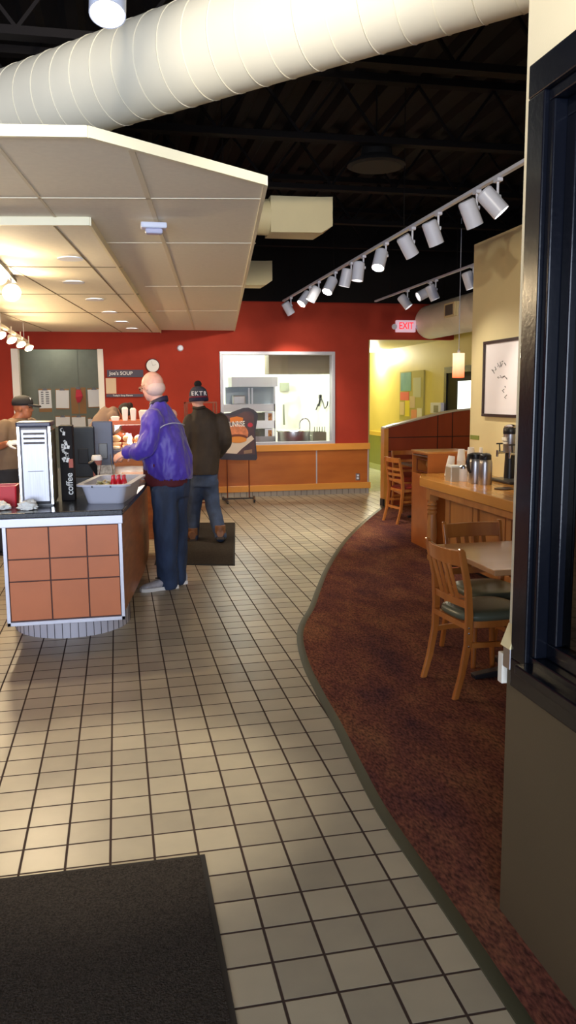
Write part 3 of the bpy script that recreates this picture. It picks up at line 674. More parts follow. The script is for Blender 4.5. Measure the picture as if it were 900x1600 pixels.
# leaflets and low tray in front of man's hands
t = MB().obox((.16, 6.75, ZC+.035), (.14, .05, .006), (0, .35, .3)).build('leaflet', mat('leaflet_blue', s2l(120, 178, 196), .6)); tag(t, 'pale blue leaflet leaning on the counter below the customer hand', 'leaflet')
t = MB().obox((.06, 6.72, ZC+.05), (.09, .05, .005), (0, .4, .2)).build('leaflet', PAPER); tag(t, 'cream leaflet leaning on the counter left of the pale blue one', 'leaflet')
t = MB().box(.02, .24, 6.9, 7.15, ZC, ZC+.05).build('tray', wood('tray_wood', s2l(170, 104, 50), s2l(190, 120, 60))); tag(t, 'low wooden tray on the counter under the customer hands', 'tray')

# ================================================================== PASTRY CASE
px0, px1, py0, py1 = -.09, .58, 9.15, 9.75
t = thing('pastry_case', 'glass pastry display case with orange edged shelf and lit pastries', 'display case', (.2, 9.4, 0))
MB().box(px0, px1, py0, py1, 0, .98).build('cabinet', SIDEWD, t)
MB().box(px0, px1, py0-.01, py1, .98, 1.02).build('deck', mat('case_deck', s2l(70, 70, 100), .3), t)
MB().box(px0, px1, py0-.01, py1, 1.30, 1.345).build('shelf_edge', mat('orange_edge', s2l(212, 110, 66), .5), t)
MB().box(px0, px1, py0, py0+.006, 1.02, 1.30).build('glass_front', GLASS, t)
MB().box(px0, px0+.006, py0+.006, py1, 1.02, 1.30).build('glass_side', GLASS, t)
MB().box(.0, .45, 9.43, 9.46, 1.29, 1.30).build('assumed_lamp_strip', LENS, t)  # strip assumed under the shelf, added as a source for the case light
light('AREA', (.22, 9.45, 1.285), 9, (1, .9, .75), .4, (.22, 9.45, 1.0), sy_=.3)
past = mat('pastry_crust', s2l(214, 170, 112), .6, col2=s2l(240, 225, 190), vscale=14)
for k in range(10):
    x_, y_ = px0+.06+.13*(k % 5), 9.28+.2*(k//5)
    m = MB(); 
    rings = [[(x_+(.035+.018*math.cos(b_))*math.cos(a_), y_+(.035+.018*math.cos(b_))*math.sin(a_), 1.042+.02*math.sin(b_)) for b_ in [2*PI*j/8 for j in range(8)]] for a_ in [2*PI*i/16 for i in range(16)]]
    m.rings(rings, closed=True); o = m.build('bagel', past, smooth=True)
    tag(o, f'golden ring pastry inside the glass case, {"front" if k < 5 else "rear"} row, place {["nearest the registers", "second from the registers", "in the middle", "fourth from the registers", "behind the purple jacket"][k % 5]}', 'pastry', 'ring pastries in the case')
for k in range(5):
    x_ = px0+.07+.13*k
    o = MB().ell((x_, 9.36, 1.14), (.055, .04, .04)).box(x_-.058, x_+.058, 9.33, 9.39, 1.075, 1.095).build('pastry_loaf', past, smooth=True)
    o.location.z -= 0
    tag(o, ['pale loaf raised on a board in the case nearest the registers', 'second pale loaf from the registers in the case', 'middle pale loaf in the pastry case', 'fourth pale loaf from the registers in the case', 'last pale loaf in the case behind the purple jacket'][k], 'bread', 'loaves in the case')
    o2 = MB().box(x_-.05, x_+.05, 9.32, 9.40, 1.02, 1.075).build('bread_board', WOODL); tag(o2, ['small wooden riser under the loaf nearest the registers', 'small wooden riser under the second loaf', 'small wooden riser under the middle loaf', 'small wooden riser under the fourth loaf', 'small wooden riser under the last loaf'][k], 'riser', 'risers in the pastry case')
WBOX = mat('bright_paper', s2l(250, 248, 240), .7)
for k, (x_, w_, h_) in enumerate(((-.02, .10, .04), (.09, .07, .13), (.18, .07, .12), (.30, .12, .10))):
    o = MB().rings([rrect(x_-w_/2*.8, x_+w_/2*.8, 9.3-.04, 9.3+.05, 1.345, .01, 2), rrect(x_-w_/2, x_+w_/2, 9.3-.05, 9.3+.06, 1.345+h_, .01, 2), rrect(x_-w_/2*.6, x_+w_/2*.6, 9.3-.02, 9.3+.03, 1.35+h_*1.12, .01, 2)]).build('paper_bag_stack', WBOX)
    tag(o, ['low white paper stack at the left end on top of the pastry case', 'tall white paper stack second from left on the pastry case', 'white paper stack beside the purple jacket on the pastry case', 'wide white paper stack behind the purple jacket on the pastry case'][k], 'paper stack', 'paper stacks on the case')

# ================================================================== WALL SIGNS
def slab(px0_, py0_, px1_, py1_, Y, th, name, m, parent=None, bevel=0):
    a, c_ = wy(px0_, py0_, Y), wy(px1_, py1_, Y); return MB().box(min(a.x, c_.x), max(a.x, c_.x), Y-th, Y, min(a.z, c_.z), max(a.z, c_.z)).build(name, m, parent, bevel=bevel)
SLATE = mat('slate_sign', s2l(72, 66, 82), .6)
t = slab(167, 578, 224, 589, BY, .03, 'soup_sign', SLATE); tag(t, 'narrow slate sign with white soup lettering on the red wall', 'sign')
q = wy(189, 583.5, BY); text("Joe's SOUP", .075, (q.x, BY-.031, q.z), (PI/2, 0, 0), W, t, ext=.001)
t = slab(166, 616, 224, 620, BY, .03, 'shelf_sign', SLATE); tag(t, 'thin dark strip sign with small white lettering below the slate one', 'sign')
q = wy(192, 618, BY); text("Today's Soup Flavors", .035, (q.x, BY-.031, q.z), (PI/2, 0, 0), W, t, ext=.001)
t = slab(165, 591, 182, 615, BY, .012, 'notice_sheet', mat('notice_tan', s2l(216, 190, 156), .7)); tag(t, 'blank tan notice pinned on the red wall under the slate sign', 'notice')
q = wy(238.5, 571.5, BY); t = thing('wall_clock', 'round white wall clock with thin dark rim behind the bald head', 'clock', (q.x, BY-.02, q.z-.1))
MB().lathe([(0, 0), (.098, 0), (.108, .01), (.108, .03), (.0, .03)], (q.x, BY-.03, q.z), 32, (0, 1, 0)).build('rim', mat('clock_rim', s2l(80, 40, 40), .4), t, smooth=True, angle=30)
MB().lathe([(0, -.002), (.095, -.002), (.095, 0), (0, 0)], (q.x, BY-.03, q.z), 32, (0, 1, 0)).build('dial', PAPER, t)
MB().beam((q.x, BY-.034, q.z), (q.x+.05, BY-.034, q.z+.02), .006, .002).beam((q.x, BY-.034, q.z), (q.x-.02, BY-.034, q.z+.07), .005, .002).build('hand', BLACKPL, t)
q = wy(281.5, 544, BY); o = MB().lathe([(0, 0), (.05, 0), (.05, .02), (.035, .045), (0, .05)], (q.x, BY-.0, q.z), 20, (0, -1, 0)).build('smoke_detector', WHITE, smooth=True); tag(o, 'small white round detector on the red wall under the canopy', 'detector')
# clipboards
cl = [(70, 609, 19, 28, 1, 0), (97, 609, 20, 28, 0, 0), (122, 607, 22, 32, 2, 0), (147, 608, 20, 27, 0, 0), (98, 651, 22, 15, 0, 1), (123, 651, 21, 30, 0, 1), (146, 654, 17, 15, 0, 1)]
names = ['clipboard with printed sheet over brown board, leftmost of the upper row', 'clipboard with blank white sheets, second in the upper row', 'bare brown clipboard holding something red, upper row', 'clipboard with white sheets beside the white jamb, upper row', 'clipboard with small sheet, leftmost of the lower row above the display', 'clipboard with long white sheet in the middle of the lower row', 'clipboard with short sheet, rightmost of the lower row']
YP = 13.6
for (x_, y_, w_, h_, kd, row), nm in zip(cl, names):
    c_ = wy(x_, y_, YP); sc = 105.0/1.07/100
    w3 = w_/93.; h3 = h_/93.
    t = thing('clipboard', nm, 'clipboard', (c_.x, YP-.01, c_.z-h3), 'clipboards on the grey wall')
    hb = h3*(1.18 if kd else 1.04)
    MB().box(c_.x-w3/2, c_.x+w3/2, YP-.008, YP, c_.z-hb, c_.z+.015).build('board', CARD, t)
    if kd < 2:
        sh_ = MB().obox((c_.x, YP-.012, c_.z-h3*.5), (w3*.94, .006, h3*.96), (0, random.random()*.06-.03, 0)).build('sheet', PAPER, t)
    if kd == 1: 
        m = MB(); 
        for j in range(6): m.box(c_.x-w3*.3, c_.x-w3*.12, YP-.017, YP-.015, c_.z-.05-j*.035, c_.z-.03-j*.035); m.box(c_.x+w3*.05, c_.x+w3*.3, YP-.017, YP-.015, c_.z-.05-j*.035, c_.z-.03-j*.035)
        m.build('printed_rows', mat('print_grey', s2l(120, 120, 120), .7), t)
    if kd == 2: MB().rings([[(c_.x-.03, YP-.02, c_.z-.02), (c_.x+.04, YP-.02, c_.z-.02), (c_.x+.04, YP-.01, c_.z-.02), (c_.x-.03, YP-.01, c_.z-.02)], [(c_.x-.045, YP-.05, c_.z-.14), (c_.x+.07, YP-.05, c_.z-.12), (c_.x+.07, YP-.01, c_.z-.12), (c_.x-.045, YP-.01, c_.z-.14)], [(c_.x-.02, YP-.03, c_.z-.23), (c_.x+.03, YP-.03, c_.z-.22), (c_.x+.03, YP-.01, c_.z-.22), (c_.x-.02, YP-.01, c_.z-.23)]]).build('red_cloth', mat('red_cloth', s2l(196, 44, 62), .7), t)
    MB().prism([(c_.x-.045, c_.z-.01), (c_.x+.045, c_.z-.01), (c_.x+.02, c_.z+.022), (c_.x-.02, c_.z+.022)], 'y', YP-.024, YP-.008).build('clip', mat('clip_dark', s2l(66, 62, 58), .4, .5), t)
# poster stand
YS = 12.2
t = thing('poster_stand', 'freestanding wavy-topped poster of a breakfast sandwich on two thin rods', 'poster stand', (1.84, YS, 0))
a, c_ = wy(344, 716, YS), wy(403, 716, YS)
top = [(403, 650), (402, 645), (396, 640), (388, 637), (380, 637.5), (370, 641), (360, 645), (350, 646), (344, 643)]
bot = [(343, 717), (345, 718), (370, 719), (400, 719), (402, 716), (400, 695), (399, 675)]
poly = [(lambda p_: (p_.x, p_.z))(wy(x_, y_, YS)) for x_, y_ in top+bot]
MB().prism(poly, 'y', YS, YS+.03).build('poster_panel', mat('poster_rim', s2l(52, 48, 62), .5), t)
def pp(px, py): v = wy(px, py, YS-.004); return (v.x, v.z)
def shape(pts, nm, m, off, par): 
    return MB().prism([pp(*p_) for p_ in pts], 'y', YS-off-.002, YS-off).build(nm, m, par)
art = shape([(349, 649), (360, 650), (372, 647), (382, 643), (392, 643), (397, 648), (398, 700), (399, 710), (349, 710)], 'printed_picture', mat('poster_dark', s2l(66, 48, 62), .5, col2=s2l(88, 58, 60), vscale=6), .0, t)
def ellp(cx_, cy_, rx, ry, n=24, a0=0, a1=2*PI): return [(cx_+rx*math.cos(a0+(a1-a0)*k/n), cy_+ry*math.sin(a0+(a1-a0)*k/n)) for k in range(n)]
shape([(359, 653), (370, 650.5), (380, 653), (379, 660), (360, 660)], 'orange_banner', mat('p_orange', s2l(216, 120, 40), .6), .003, art)
shape([(352, 708), (360, 690), (376, 692), (393, 680), (397, 686), (378, 701), (370, 709)], 'napkin_picture', mat('p_white', s2l(222, 206, 190), .7), .003, art)
shape(ellp(371, 677, 17, 14), 'bun_picture', mat('p_bun', s2l(206, 124, 84), .6, var=.25, vscale=18), .006, art)
shape(ellp(371, 683, 15, 4.5), 'filling_picture', mat('p_dark', s2l(110, 50, 34), .6), .009, art)
shape(ellp(371, 687, 14.5, 5), 'lower_bun_picture', mat('p_lbun', s2l(222, 140, 56), .6), .011, art)
shape(ellp(391, 664, 4, 3.5), 'red_mark', mat('p_red', s2l(190, 50, 70), .6), .003, art)
shape([(381, 704), (394, 702), (394, 708), (381, 709)], 'small_print', mat('p_tan', s2l(150, 120, 100), .7), .003, art)
q = wy(369, 663, YS-.01); text('SUNRISE', .115, (q.x, YS-.010, q.z), (PI/2, -.02, 0), mat('p_text', s2l(235, 235, 230), .6), t, ext=.001, sx=.62)
rd = MB()
for px in (354.7, 389): v = wy(px, 718, YS); v2 = wy(px, 774, YS); rd.tube([(v.x, YS+.015, v.z+.05), (v.x, YS+.015, .05)], .009, 8)
rd.build('rod', BRONZE, t)
fb = MB(); xa, xb = wy(354, 770, YS).x-.02, wy(389, 770, YS).x+.02; fb.box(xa-.05, xb+.05, YS, YS+.03, .035, .055); fb.beam((xa, YS-.25, .03), (xa, YS+.25, .03), .03, .025); fb.beam((xb+.03, YS-.2, .03), (xb+.1, YS+.25, .03), .03, .025); fb.build('base_bar', BLACKPL, t)
for x_, y_ in ((xa, YS-.25), (xa, YS+.25), (xb+.03, YS-.2), (xb+.1, YS+.25)): MB().lathe([(0, -.012), (.025, -.012), (.025, .012), (0, .012)], (x_, y_, .025), 14, (1, 0, 0)).build('caster', BLACKPL, t, smooth=True, angle=30)
# tall rack behind the man with the hat
YR = 11.3
t = thing('display_rack', 'tall thin bronze merchandise rack behind the man in the knitted hat', 'rack', (1.1, YR, 0))
xl, xr = wy(292, 640, YR).x, wy(338, 640, YR).x; zt3 = wy(325, 629, YR).z
f = MB()
for x_ in (xl, xr):
    for y_ in (YR, YR+.35): f.beam((x_, y_, .06), (x_, y_, zt3), .022, .022)
for z_ in (zt3, .12): f.beam((xl, YR, z_), (xr, YR, z_), .02, .02); f.beam((xl, YR+.35, z_), (xr, YR+.35, z_), .02, .02); f.beam((xl, YR, z_), (xl, YR+.35, z_), .02, .02); f.beam((xr, YR, z_), (xr, YR+.35, z_), .02, .02)
f.build('frame', BRONZE, t)
for z_ in (.3, .62, .94): MB().box(xl, xr, YR, YR+.35, z_, z_+.012).build('shelf', BRONZE, t)
for x_ in (xl, xr):
    for y_ in (YR, YR+.35): MB().lathe([(0, -.014), (.03, -.014), (.03, .014), (0, .014)], (x_, y_, .03), 14, (1, 0, 0)).build('caster', BLACKPL, t, smooth=True, angle=30)
pks = [('orange', s2l(206, 120, 70), .12, .20), ('purple', s2l(104, 84, 150), .11, .17), ('cream', s2l(214, 190, 150), .12, .18)]
for r_ in range(3):
    for k in range(3):
        nm, c3, w_, h_ = pks[(k+r_) % 3]; xx = xr-.07-k*.14; z_ = (.312, .632, .952)[r_]
        o = MB().rings([rrect(xx-w_/2, xx+w_/2, YR+.05, YR+.13, z_, .01, 2), rrect(xx-w_/2, xx+w_/2, YR+.05, YR+.13, z_+h_*.8, .01, 2), rrect(xx-w_/2, xx+w_/2, YR+.085, YR+.095, z_+h_, .004, 2)]).build('snack_bag', mat('bag_'+nm, c3, .4, var=.2, vscale=15))
        tag(o, f'{nm} packet on the {["bottom", "middle", "top"][r_]} shelf of the bronze rack, {["at its right end", "in its middle", "at its left end"][k]}', 'packet', 'packets on the bronze rack')
# outlet
q = wy(559, 745, BY-.02); t = thing('wall_outlet', 'steel electrical outlet low on the wood wainscot below the window', 'outlet', (q.x, BY-.02, q.z-.06))
MB().box(q.x-.035, q.x+.035, BY-.026, BY-.02, q.z-.058, q.z+.058).build('cover_plate', STEEL, t, bevel=.002)
MB().box(q.x-.017, q.x+.017, BY-.029, BY-.026, q.z+.008, q.z+.038).box(q.x-.017, q.x+.017, BY-.029, BY-.026, q.z-.038, q.z-.008).build('socket', WHITE, t)
# exit sign
q = wy(633, 510, BY-.02); t = thing('exit_sign', 'white lit exit sign with red letters and two lamp heads on the red wall', 'exit sign', (q.x, BY-.03, q.z-.09))
MB().box(q.x-.165, q.x+.165, BY-.07, BY, q.z-.095, q.z+.095).build('housing', mat('exit_face', s2l(240, 200, 215), .4, emit=(1, .7, .85), es=.35), t, bevel=.01)
text('EXIT', .155, (q.x, BY-.072, q.z), (PI/2, 0, 0), mat('exit_red', (.9, .02, .03), .4, emit=(1, .03, .05), es=.9), t, ext=.002, sx=.78)
for s_ in (-1, 1): MB().lathe([(0, 0), (.03, .0), (.045, .05), (.045, .06), (0, .062)], (q.x+s_*.205, BY-.03, q.z), 16, (0, -1, -.2)).build('lamp_head', WHITE, t, smooth=True, angle=35)

# ================================================================== HALLWAY ITEMS
def xslab(x0_, y0_, x1_, y1_, X, th, name, m, parent=None):
    a, c_ = wx(x0_, y0_, X), wx(x1_, y1_, X); return MB().box(X-th, X, min(a.y, c_.y), max(a.y, c_.y), min(a.z, c_.z), max(a.z, c_.z)).build(name, m, parent)
t = thing('notice_board', 'notice board covered with coloured flyers on the yellow hallway wall', 'notice board', (HX, 14.6, 1.2))
MB().box(HX-.03, HX-.003, 13.98, 15.25, 1.12, 2.05).build('board', mat('cork', s2l(186, 180, 112), .8), t)
fl = [('poster', 15.18, 14.62, 1.68, 2.03, s2l(96, 150, 176), s2l(120, 176, 190)), ('flyer', 15.2, 14.72, 1.5, 1.66, s2l(224, 110, 110), None), ('flyer', 15.2, 14.96, 1.22, 1.47, s2l(220, 200, 170), None), ('flyer', 14.92, 14.68, 1.2, 1.5, s2l(228, 214, 70), None), ('flyer', 14.66, 14.4, 1.36, 1.58, s2l(210, 190, 170), None), ('flyer', 14.58, 14.3, 1.15, 1.33, s2l(222, 150, 120), None), ('flyer', 14.5, 14.1, 1.56, 1.92, s2l(196, 200, 180), None), ('flyer', 14.28, 14.04, 1.14, 1.36, s2l(230, 228, 220), None)]
for k, (nm, ya, yb, za, zb_, c3, c4) in enumerate(fl): MB().box(HX-.034-.002*(k % 3), HX-.03, yb, ya, za, zb_).build(nm, mat('flyer_%d' % k, c3, .7, col2=c4, vscale=3), t)
o = xslab(681, 629, 697, 646, HX, .10, 'hand_dryer', WHITE); tag(o, 'white wall box beside the black door in the hallway', 'wall box')
MB().box(HX-.104, HX-.1, 13.1, 13.3, 1.3, 1.42).build('vent', mat('vent_grey', s2l(150, 150, 130), .6), o)
dt = MB(); dt.frame(11.5, 13.02, 0, 2.06, .10, HX-.04, HX, 'x'); dd = struct(dt.build('door_1', BLACKPL))
MB().box(HX-.02, HX-.001, 12.5, 12.95, .05, 2.0).box(HX-.02, HX-.001, 11.6, 12.5, .05, 1.0).box(HX-.02, HX-.001, 11.6, 12.5, 1.82, 2.0).build('door_leaf', mat('door_black', (.006, .006, .008), .6, spec=.2), dd)
MB().box(HX-.012, HX-.002, 11.6, 12.5, 1.0, 1.82).build('door_window', mat('daylit_glass', (.9, .93, .95), .2, emit=(.9, 1, .95), es=2.2), dd)
q = wz(583, 548, 2.53); light('POINT', (q.x, q.y, 2.44), 120, (1, .95, .75), .1)
t = thing('hall_light', 'small round ceiling light in the yellow hallway', 'ceiling light', q); MB().lathe([(0, -.02), (.13, -.02), (.15, 0), (0, .0)], (q.x, q.y, 2.53), 24).build('diffuser', LENS, t, smooth=True)

# ================================================================== HALF WALL
YH = 11.15
ptsH = cat_rom([(x_, z_) for x_, z_ in [(wy(*p_, YH).x, wy(*p_, YH).z) for p_ in ((601, 670), (615, 666), (640, 659.5), (670, 652), (700, 645), (729, 641))]]+[(5.5, 1.40)], 5)
t = thing('partition_wall', 'low dark red wood partition with a rising curved pale cap', 'partition', (4.6, YH, 0))
MB().prism([(x_, z_) for x_, z_ in ptsH]+[(5.49, 0), (ptsH[0][0], 0)], 'y', YH+.01, YH+.13).build('core', WOODRD, t)
cp_ = MB(); cp_.rings([[(x_, YH-.02, z_), (x_, YH+.16, z_), (x_, YH+.16, z_+.022), (x_, YH-.02, z_+.022)] for x_, z_ in ptsH]); cp_.build('cap', mat('cap_pale', s2l(206, 196, 170), .4), t)
gx = MB(); zz = wy(650, 683, YH).z
gx.box(ptsH[0][0]+.05, 5.49, YH+.005, YH+.012, zz-.006, zz+.006)
gx.box(ptsH[0][0]+.05, 5.49, YH+.005, YH+.012, zz-.21, zz-.198)
for px in (684, 707): x_ = wy(px, 680, YH).x; zt4 = [z_ for x2, z_ in ptsH if x2 <= x_][-1]; gx.box(x_-.006, x_+.006, YH+.005, YH+.012, 0.05, zt4)
gx.build('panel_groove', mat('groove', s2l(58, 22, 12), .6), t)
MB().prism([(ptsH[0][0]-.01, 0), (ptsH[0][0]+.055, 0), (ptsH[0][0]+.055, ptsH[0][1]+.01), (ptsH[0][0]-.01, ptsH[0][1]-.003)], 'y', YH-.012, YH+.14).build('end_post', RAILWD, t)
MB().box(ptsH[0][0]-.03, ptsH[0][0]+.0, YH-.03, YH+.10, 0, .10).build('corner_guard', BLACKPL, t)

# ================================================================== TRASH CABINET
CY, CY1, CX = 7.76, 8.22, 3.10
t = thing('waste_cabinet', 'tall wooden waste cabinet with a dark opening in its left side, behind the coffee counter', 'cabinet', (3.34, 8, 0))
zo0, zo1, ztp = .78, .985, 1.015
m = MB(); m.box(CX, 3.59, CY, CY+.02, 0, ztp-.01); m.box(CX, 3.59, CY1-.02, CY1, 0, ztp-.01); m.box(3.57, 3.59, CY+.02, CY1-.02, 0, ztp-.01); m.box(CX+.002, 3.57, CY+.02, CY1-.02, 0, zo0); m.box(CX+.002, CX+.02, CY+.02, CY1-.02, zo1, ztp-.01); m.build('carcass', WAINS, t)
MB().box(CX-.012, 3.6, CY-.012, CY1+.012, ztp-.012, ztp+.006).build('top_board', WOODL, t, bevel=.003)
MB().box(3.3, 3.32, CY+.02, CY1-.02, zo0, ztp-.02).build('opening_back', BLACKPL, t)
MB().box(CX-.004, CX+.10, CY+.03, CY1-.03, zo1-.02, zo1-.008).build('flap', STEEL, t)
MB().frame(CY+.05, CY1-.05, zo0+.015, zo1-.05, .012, CX+.03, CX+.04, 'x').build('wire_rack', BRONZE, t)
MB().obox((CX+.10, CY+.2, (zo0+zo1)/2), (.02, .14, .12), (.5, 0, 0)).build('tray_edge', CARD, t)

# ================================================================== COFFEE COUNTER
ZK = .81
t = thing('coffee_counter', 'maple coffee counter base with plank panels and turned leg', 'counter', (3.2, 6, 0))
MB().box(3.06, WX, 4.6, 7.18, .05, ZK-.09).build('body', WOODPL, t)
MB().box(3.10, WX, 4.65, 7.15, 0, .05).build('toe_kick', BLACKPL, t)
for k in range(4):
    y0 = 7.16-.62*k; f = MB(); f.frame(y0-.60, y0, .06, ZK-.10, .085, 3.04, 3.062, 'x'); f.build('panel_frame', WOODPL, t, bevel=.004)
lg = MB(); lx, ly = 2.945, 7.25
lg.lathe([(.0, 0), (.03, 0), (.042, .02), (.044, .05), (.03, .08), (.036, .10), (.045, .14), (.045, .17), (.05, .25), (.046, .40), (.036, .46), (.046, .475), (.046, .49), (.034, .50), (.046, .512), (.046, .53), (.034, .54), (.046, .552), (.046, .568), (.036, .58), (.04, .6)], (lx, ly, 0), 20)
lg.box(lx-.045, lx+.045, ly-.045, ly+.045, .6, ZK-.086); lg.build('turned_leg', WOODPL, t, smooth=True, angle=35)
MB().box(2.90, 2.93, 4.6, 7.2, ZK-.15, ZK-.086).build('apron', WOODPL, t)
top = MB().prism([(2.855, 4.6), (WX-.003, 4.6), (WX-.003, 7.7), (3.0, 7.7), (2.855, 7.36)], 'z', ZK-.085, ZK).build('countertop', WOODC, bevel=.006); tag(top, 'thick glossy maple worktop lying on the coffee counter base', 'worktop')
MB().box(WX-.03, WX-.003, 4.6, 6.95, ZK, ZK+.06).build('backsplash', WOODL, top)
# airpots
def airpot(px, py, label, rz):
    p = wz(px, py, ZK); t = thing('airpot', label, 'coffee pot', p, 'steel coffee pots')
    MB().lathe([(0, 0), (.058, 0), (.06, .01), (.06, .19), (.055, .215), (.04, .235), (0, .235)], p, 28).build('flask', STEEL, t, smooth=True)
    MB().lathe([(.05, .215), (.052, .225), (.05, .262), (.035, .275), (0, .277)], p, 24).build('lid', BLACKPL, t, smooth=True)
    hn = MB(); dx, dy = math.cos(rz), math.sin(rz)
    hn.tube([(p.x+dx*.035, p.y+dy*.035, p.z+.262), (p.x+dx*.085, p.y+dy*.085, p.z+.255), (p.x+dx*.10, p.y+dy*.10, p.z+.2), (p.x+dx*.085, p.y+dy*.085, p.z+.13), (p.x+dx*.066, p.y+dy*.066, p.z+.10)], [.016, .018, .017, .015, .011], 10)
    hn.tube([(p.x-dx*.03, p.y-dy*.03, p.z+.255), (p.x-dx*.075, p.y-dy*.075, p.z+.262)], [.018, .009], 10); hn.build('handle', BLACKPL, t, smooth=True)
airpot(757.5, 757, 'steel vacuum coffee pot with black lid, the right one of two', PI*.30)
airpot(742.5, 755, 'steel vacuum coffee pot with black handle, the left one beside the jar', PI+.35)
# cups, upside-down stacks
CUP = mat('cup_paper', s2l(244, 240, 232), .55)
def cupstack(px, py, ht, label, tilt=0, n=6):
    p = wz(px, py, ZK); t = thing('cup_stack', label, 'paper cups', p, 'paper cup stacks on the coffee counter')
    prof = [(0, 0), (.042, 0), (.044, .008)]
    z = .012
    for k in range(n): prof += [(.042, z), (.043, z+.004), (.041, z+.007)]; z += (ht-.10)/n
    prof += [(.04, z), (.031, ht), (0, ht)]
    o = MB().lathe(prof, (0, 0, 0), 22).build('cups', CUP, t, smooth=True, angle=25); o.matrix_parent_inverse = Matrix.Identity(4)
    t.rotation_euler = (0, tilt, 0)
    return t
cupstack(701, 744, .20, 'leaning stack of white paper cups at the left end of the counter', .14)
cupstack(720, 744, .265, 'straight tall stack of white paper cups second from left', 0)
cupstack(735, 741, .27, 'stack of white paper cups partly behind the left coffee pot', 0)
cupstack(753, 739, .26, 'stack of white paper cups behind the right coffee pot', 0)
p = wz(708, 751, ZK); t = thing('napkin_caddy', 'grey napkin caddy between the cup stacks and the glass jar', 'napkin caddy', p)
MB().rings([rrect(p.x-.06, p.x+.06, p.y-.08, p.y+.05, ZK, .01, 2), rrect(p.x-.06, p.x+.06, p.y-.08, p.y+.05, ZK+.13, .01, 2), rrect(p.x-.05, p.x+.05, p.y-.07, p.y+.04, ZK+.13, .01, 2), rrect(p.x-.05, p.x+.05, p.y-.07, p.y+.04, ZK+.10, .01, 2)]).build('box', mat('caddy_grey', s2l(190, 180, 160), .3, .3), t)
MB().box(p.x-.045, p.x+.045, p.y-.06, p.y+.03, ZK+.10, ZK+.145).build('napkins', PAPER, t)
p = wz(724, 752, ZK); t = thing('glass_jar', 'small clear jar with a chrome lid and white contents before the pots', 'jar', p)
MB().lathe([(0, 0), (.038, 0), (.042, .01), (.042, .12), (.0, .12)], p, 22).build('contents', mat('jar_white', s2l(236, 232, 226), .3, coat=.5), t, smooth=True)
MB().lathe([(0, .12), (.045, .12), (.045, .137), (.03, .15), (0, .15)], p, 22).build('lid', CHROME, t, smooth=True)
o = MB(); xq = WX-.25
# coffee tower with taps
p = wz(787, 749, ZK); p.z = ZK
cq = wz(796, 751, ZK); cx_, cy_ = cq.x, cq.y
t = thing('coffee_tower', 'black and chrome coffee tower with levered taps against the cream wall', 'coffee dispenser', (cx_, cy_, ZK))
MB().tube([(cx_, cy_, ZK+.02), (cx_, cy_, ZK+.27)], [.055, .046], 20).build('column', BLACKPL, t, smooth=True)
MB().lathe([(0, .26), (.062, .26), (.066, .27), (.066, .43), (0, .43)], (cx_, cy_, ZK), 28).build('tank', STEEL, t, smooth=True)
MB().lathe([(.067, .43), (.07, .435), (.07, .48), (.064, .49), (.0, .49)], (cx_, cy_, ZK), 28).build('collar', BLACKPL, t, smooth=True)
MB().lathe([(0, .488), (.06, .488), (.062, .5), (.03, .515), (0, .52)], (cx_, cy_, ZK), 28).build('lid', CHROME, t, smooth=True)
MB().box(cx_-.075, cx_-.06, cy_-.05, cy_+.03, ZK+.37, ZK+.40).obox((cx_-.07, cy_-.03, ZK+.35), (.02, .06, .02)).build('badge', OFFW, t, bevel=.003)
cx2 = cx_+.0; cy2 = cy_-.23
MB().tube([(cx2, cy2, ZK+.02), (cx2, cy2, ZK+.26)], .03, 16).build('column', CHROME, t, smooth=True)
MB().lathe([(0, .25), (.06, .25), (.06, .47), (.05, .5), (0, .51)], (cx2, cy2, ZK), 24).build('tank', CHROME, t, smooth=True)
for (tx_, ty_) in ((cx_-.06, cy_), (cx2-.055, cy2)):
    tp = MB(); tp.tube([(tx_, ty_, ZK+.265), (tx_-.07, ty_-.01, ZK+.265)], .013, 10); tp.tube([(tx_-.07, ty_-.01, ZK+.285), (tx_-.075, ty_-.01, ZK+.225)], [.014, .01], 10); tap = tp.build('tap', CHROME, t, smooth=True)
    MB().tube([(tx_-.05, ty_-.01, ZK+.275), (tx_-.055, ty_-.01, ZK+.34)], .006, 8).tube([(tx_-.085, ty_-.01, ZK+.345), (tx_-.025, ty_-.01, ZK+.345)], .007, 8).build('lever', BLACKPL, tap, smooth=True)
MB().box(cx_-.17, cx_+.10, cy_-.34, cy_+.14, ZK, ZK+.022).build('drip_tray', BLACKPL, t, bevel=.008)
MB().box(cx_-.15, cx_+.07, cy_-.31, cy_+.11, ZK+.022, ZK+.025).build('drip_grate', mat('grate', s2l(120, 116, 110), .35, .8), t)
p = wz(787, 764, ZK); o = MB().lathe([(0, 0), (.075, 0), (.082, .006), (.07, .01), (0, .008)], p, 26).build('dark_saucer', mat('saucer_dark', s2l(66, 48, 40), .3, .4), smooth=True); tag(o, 'flat dark round lid lying on the worktop in front of the coffee tower', 'lid')
# little chair-back like rack behind the counter
p = wy(686, 735, 7.75)
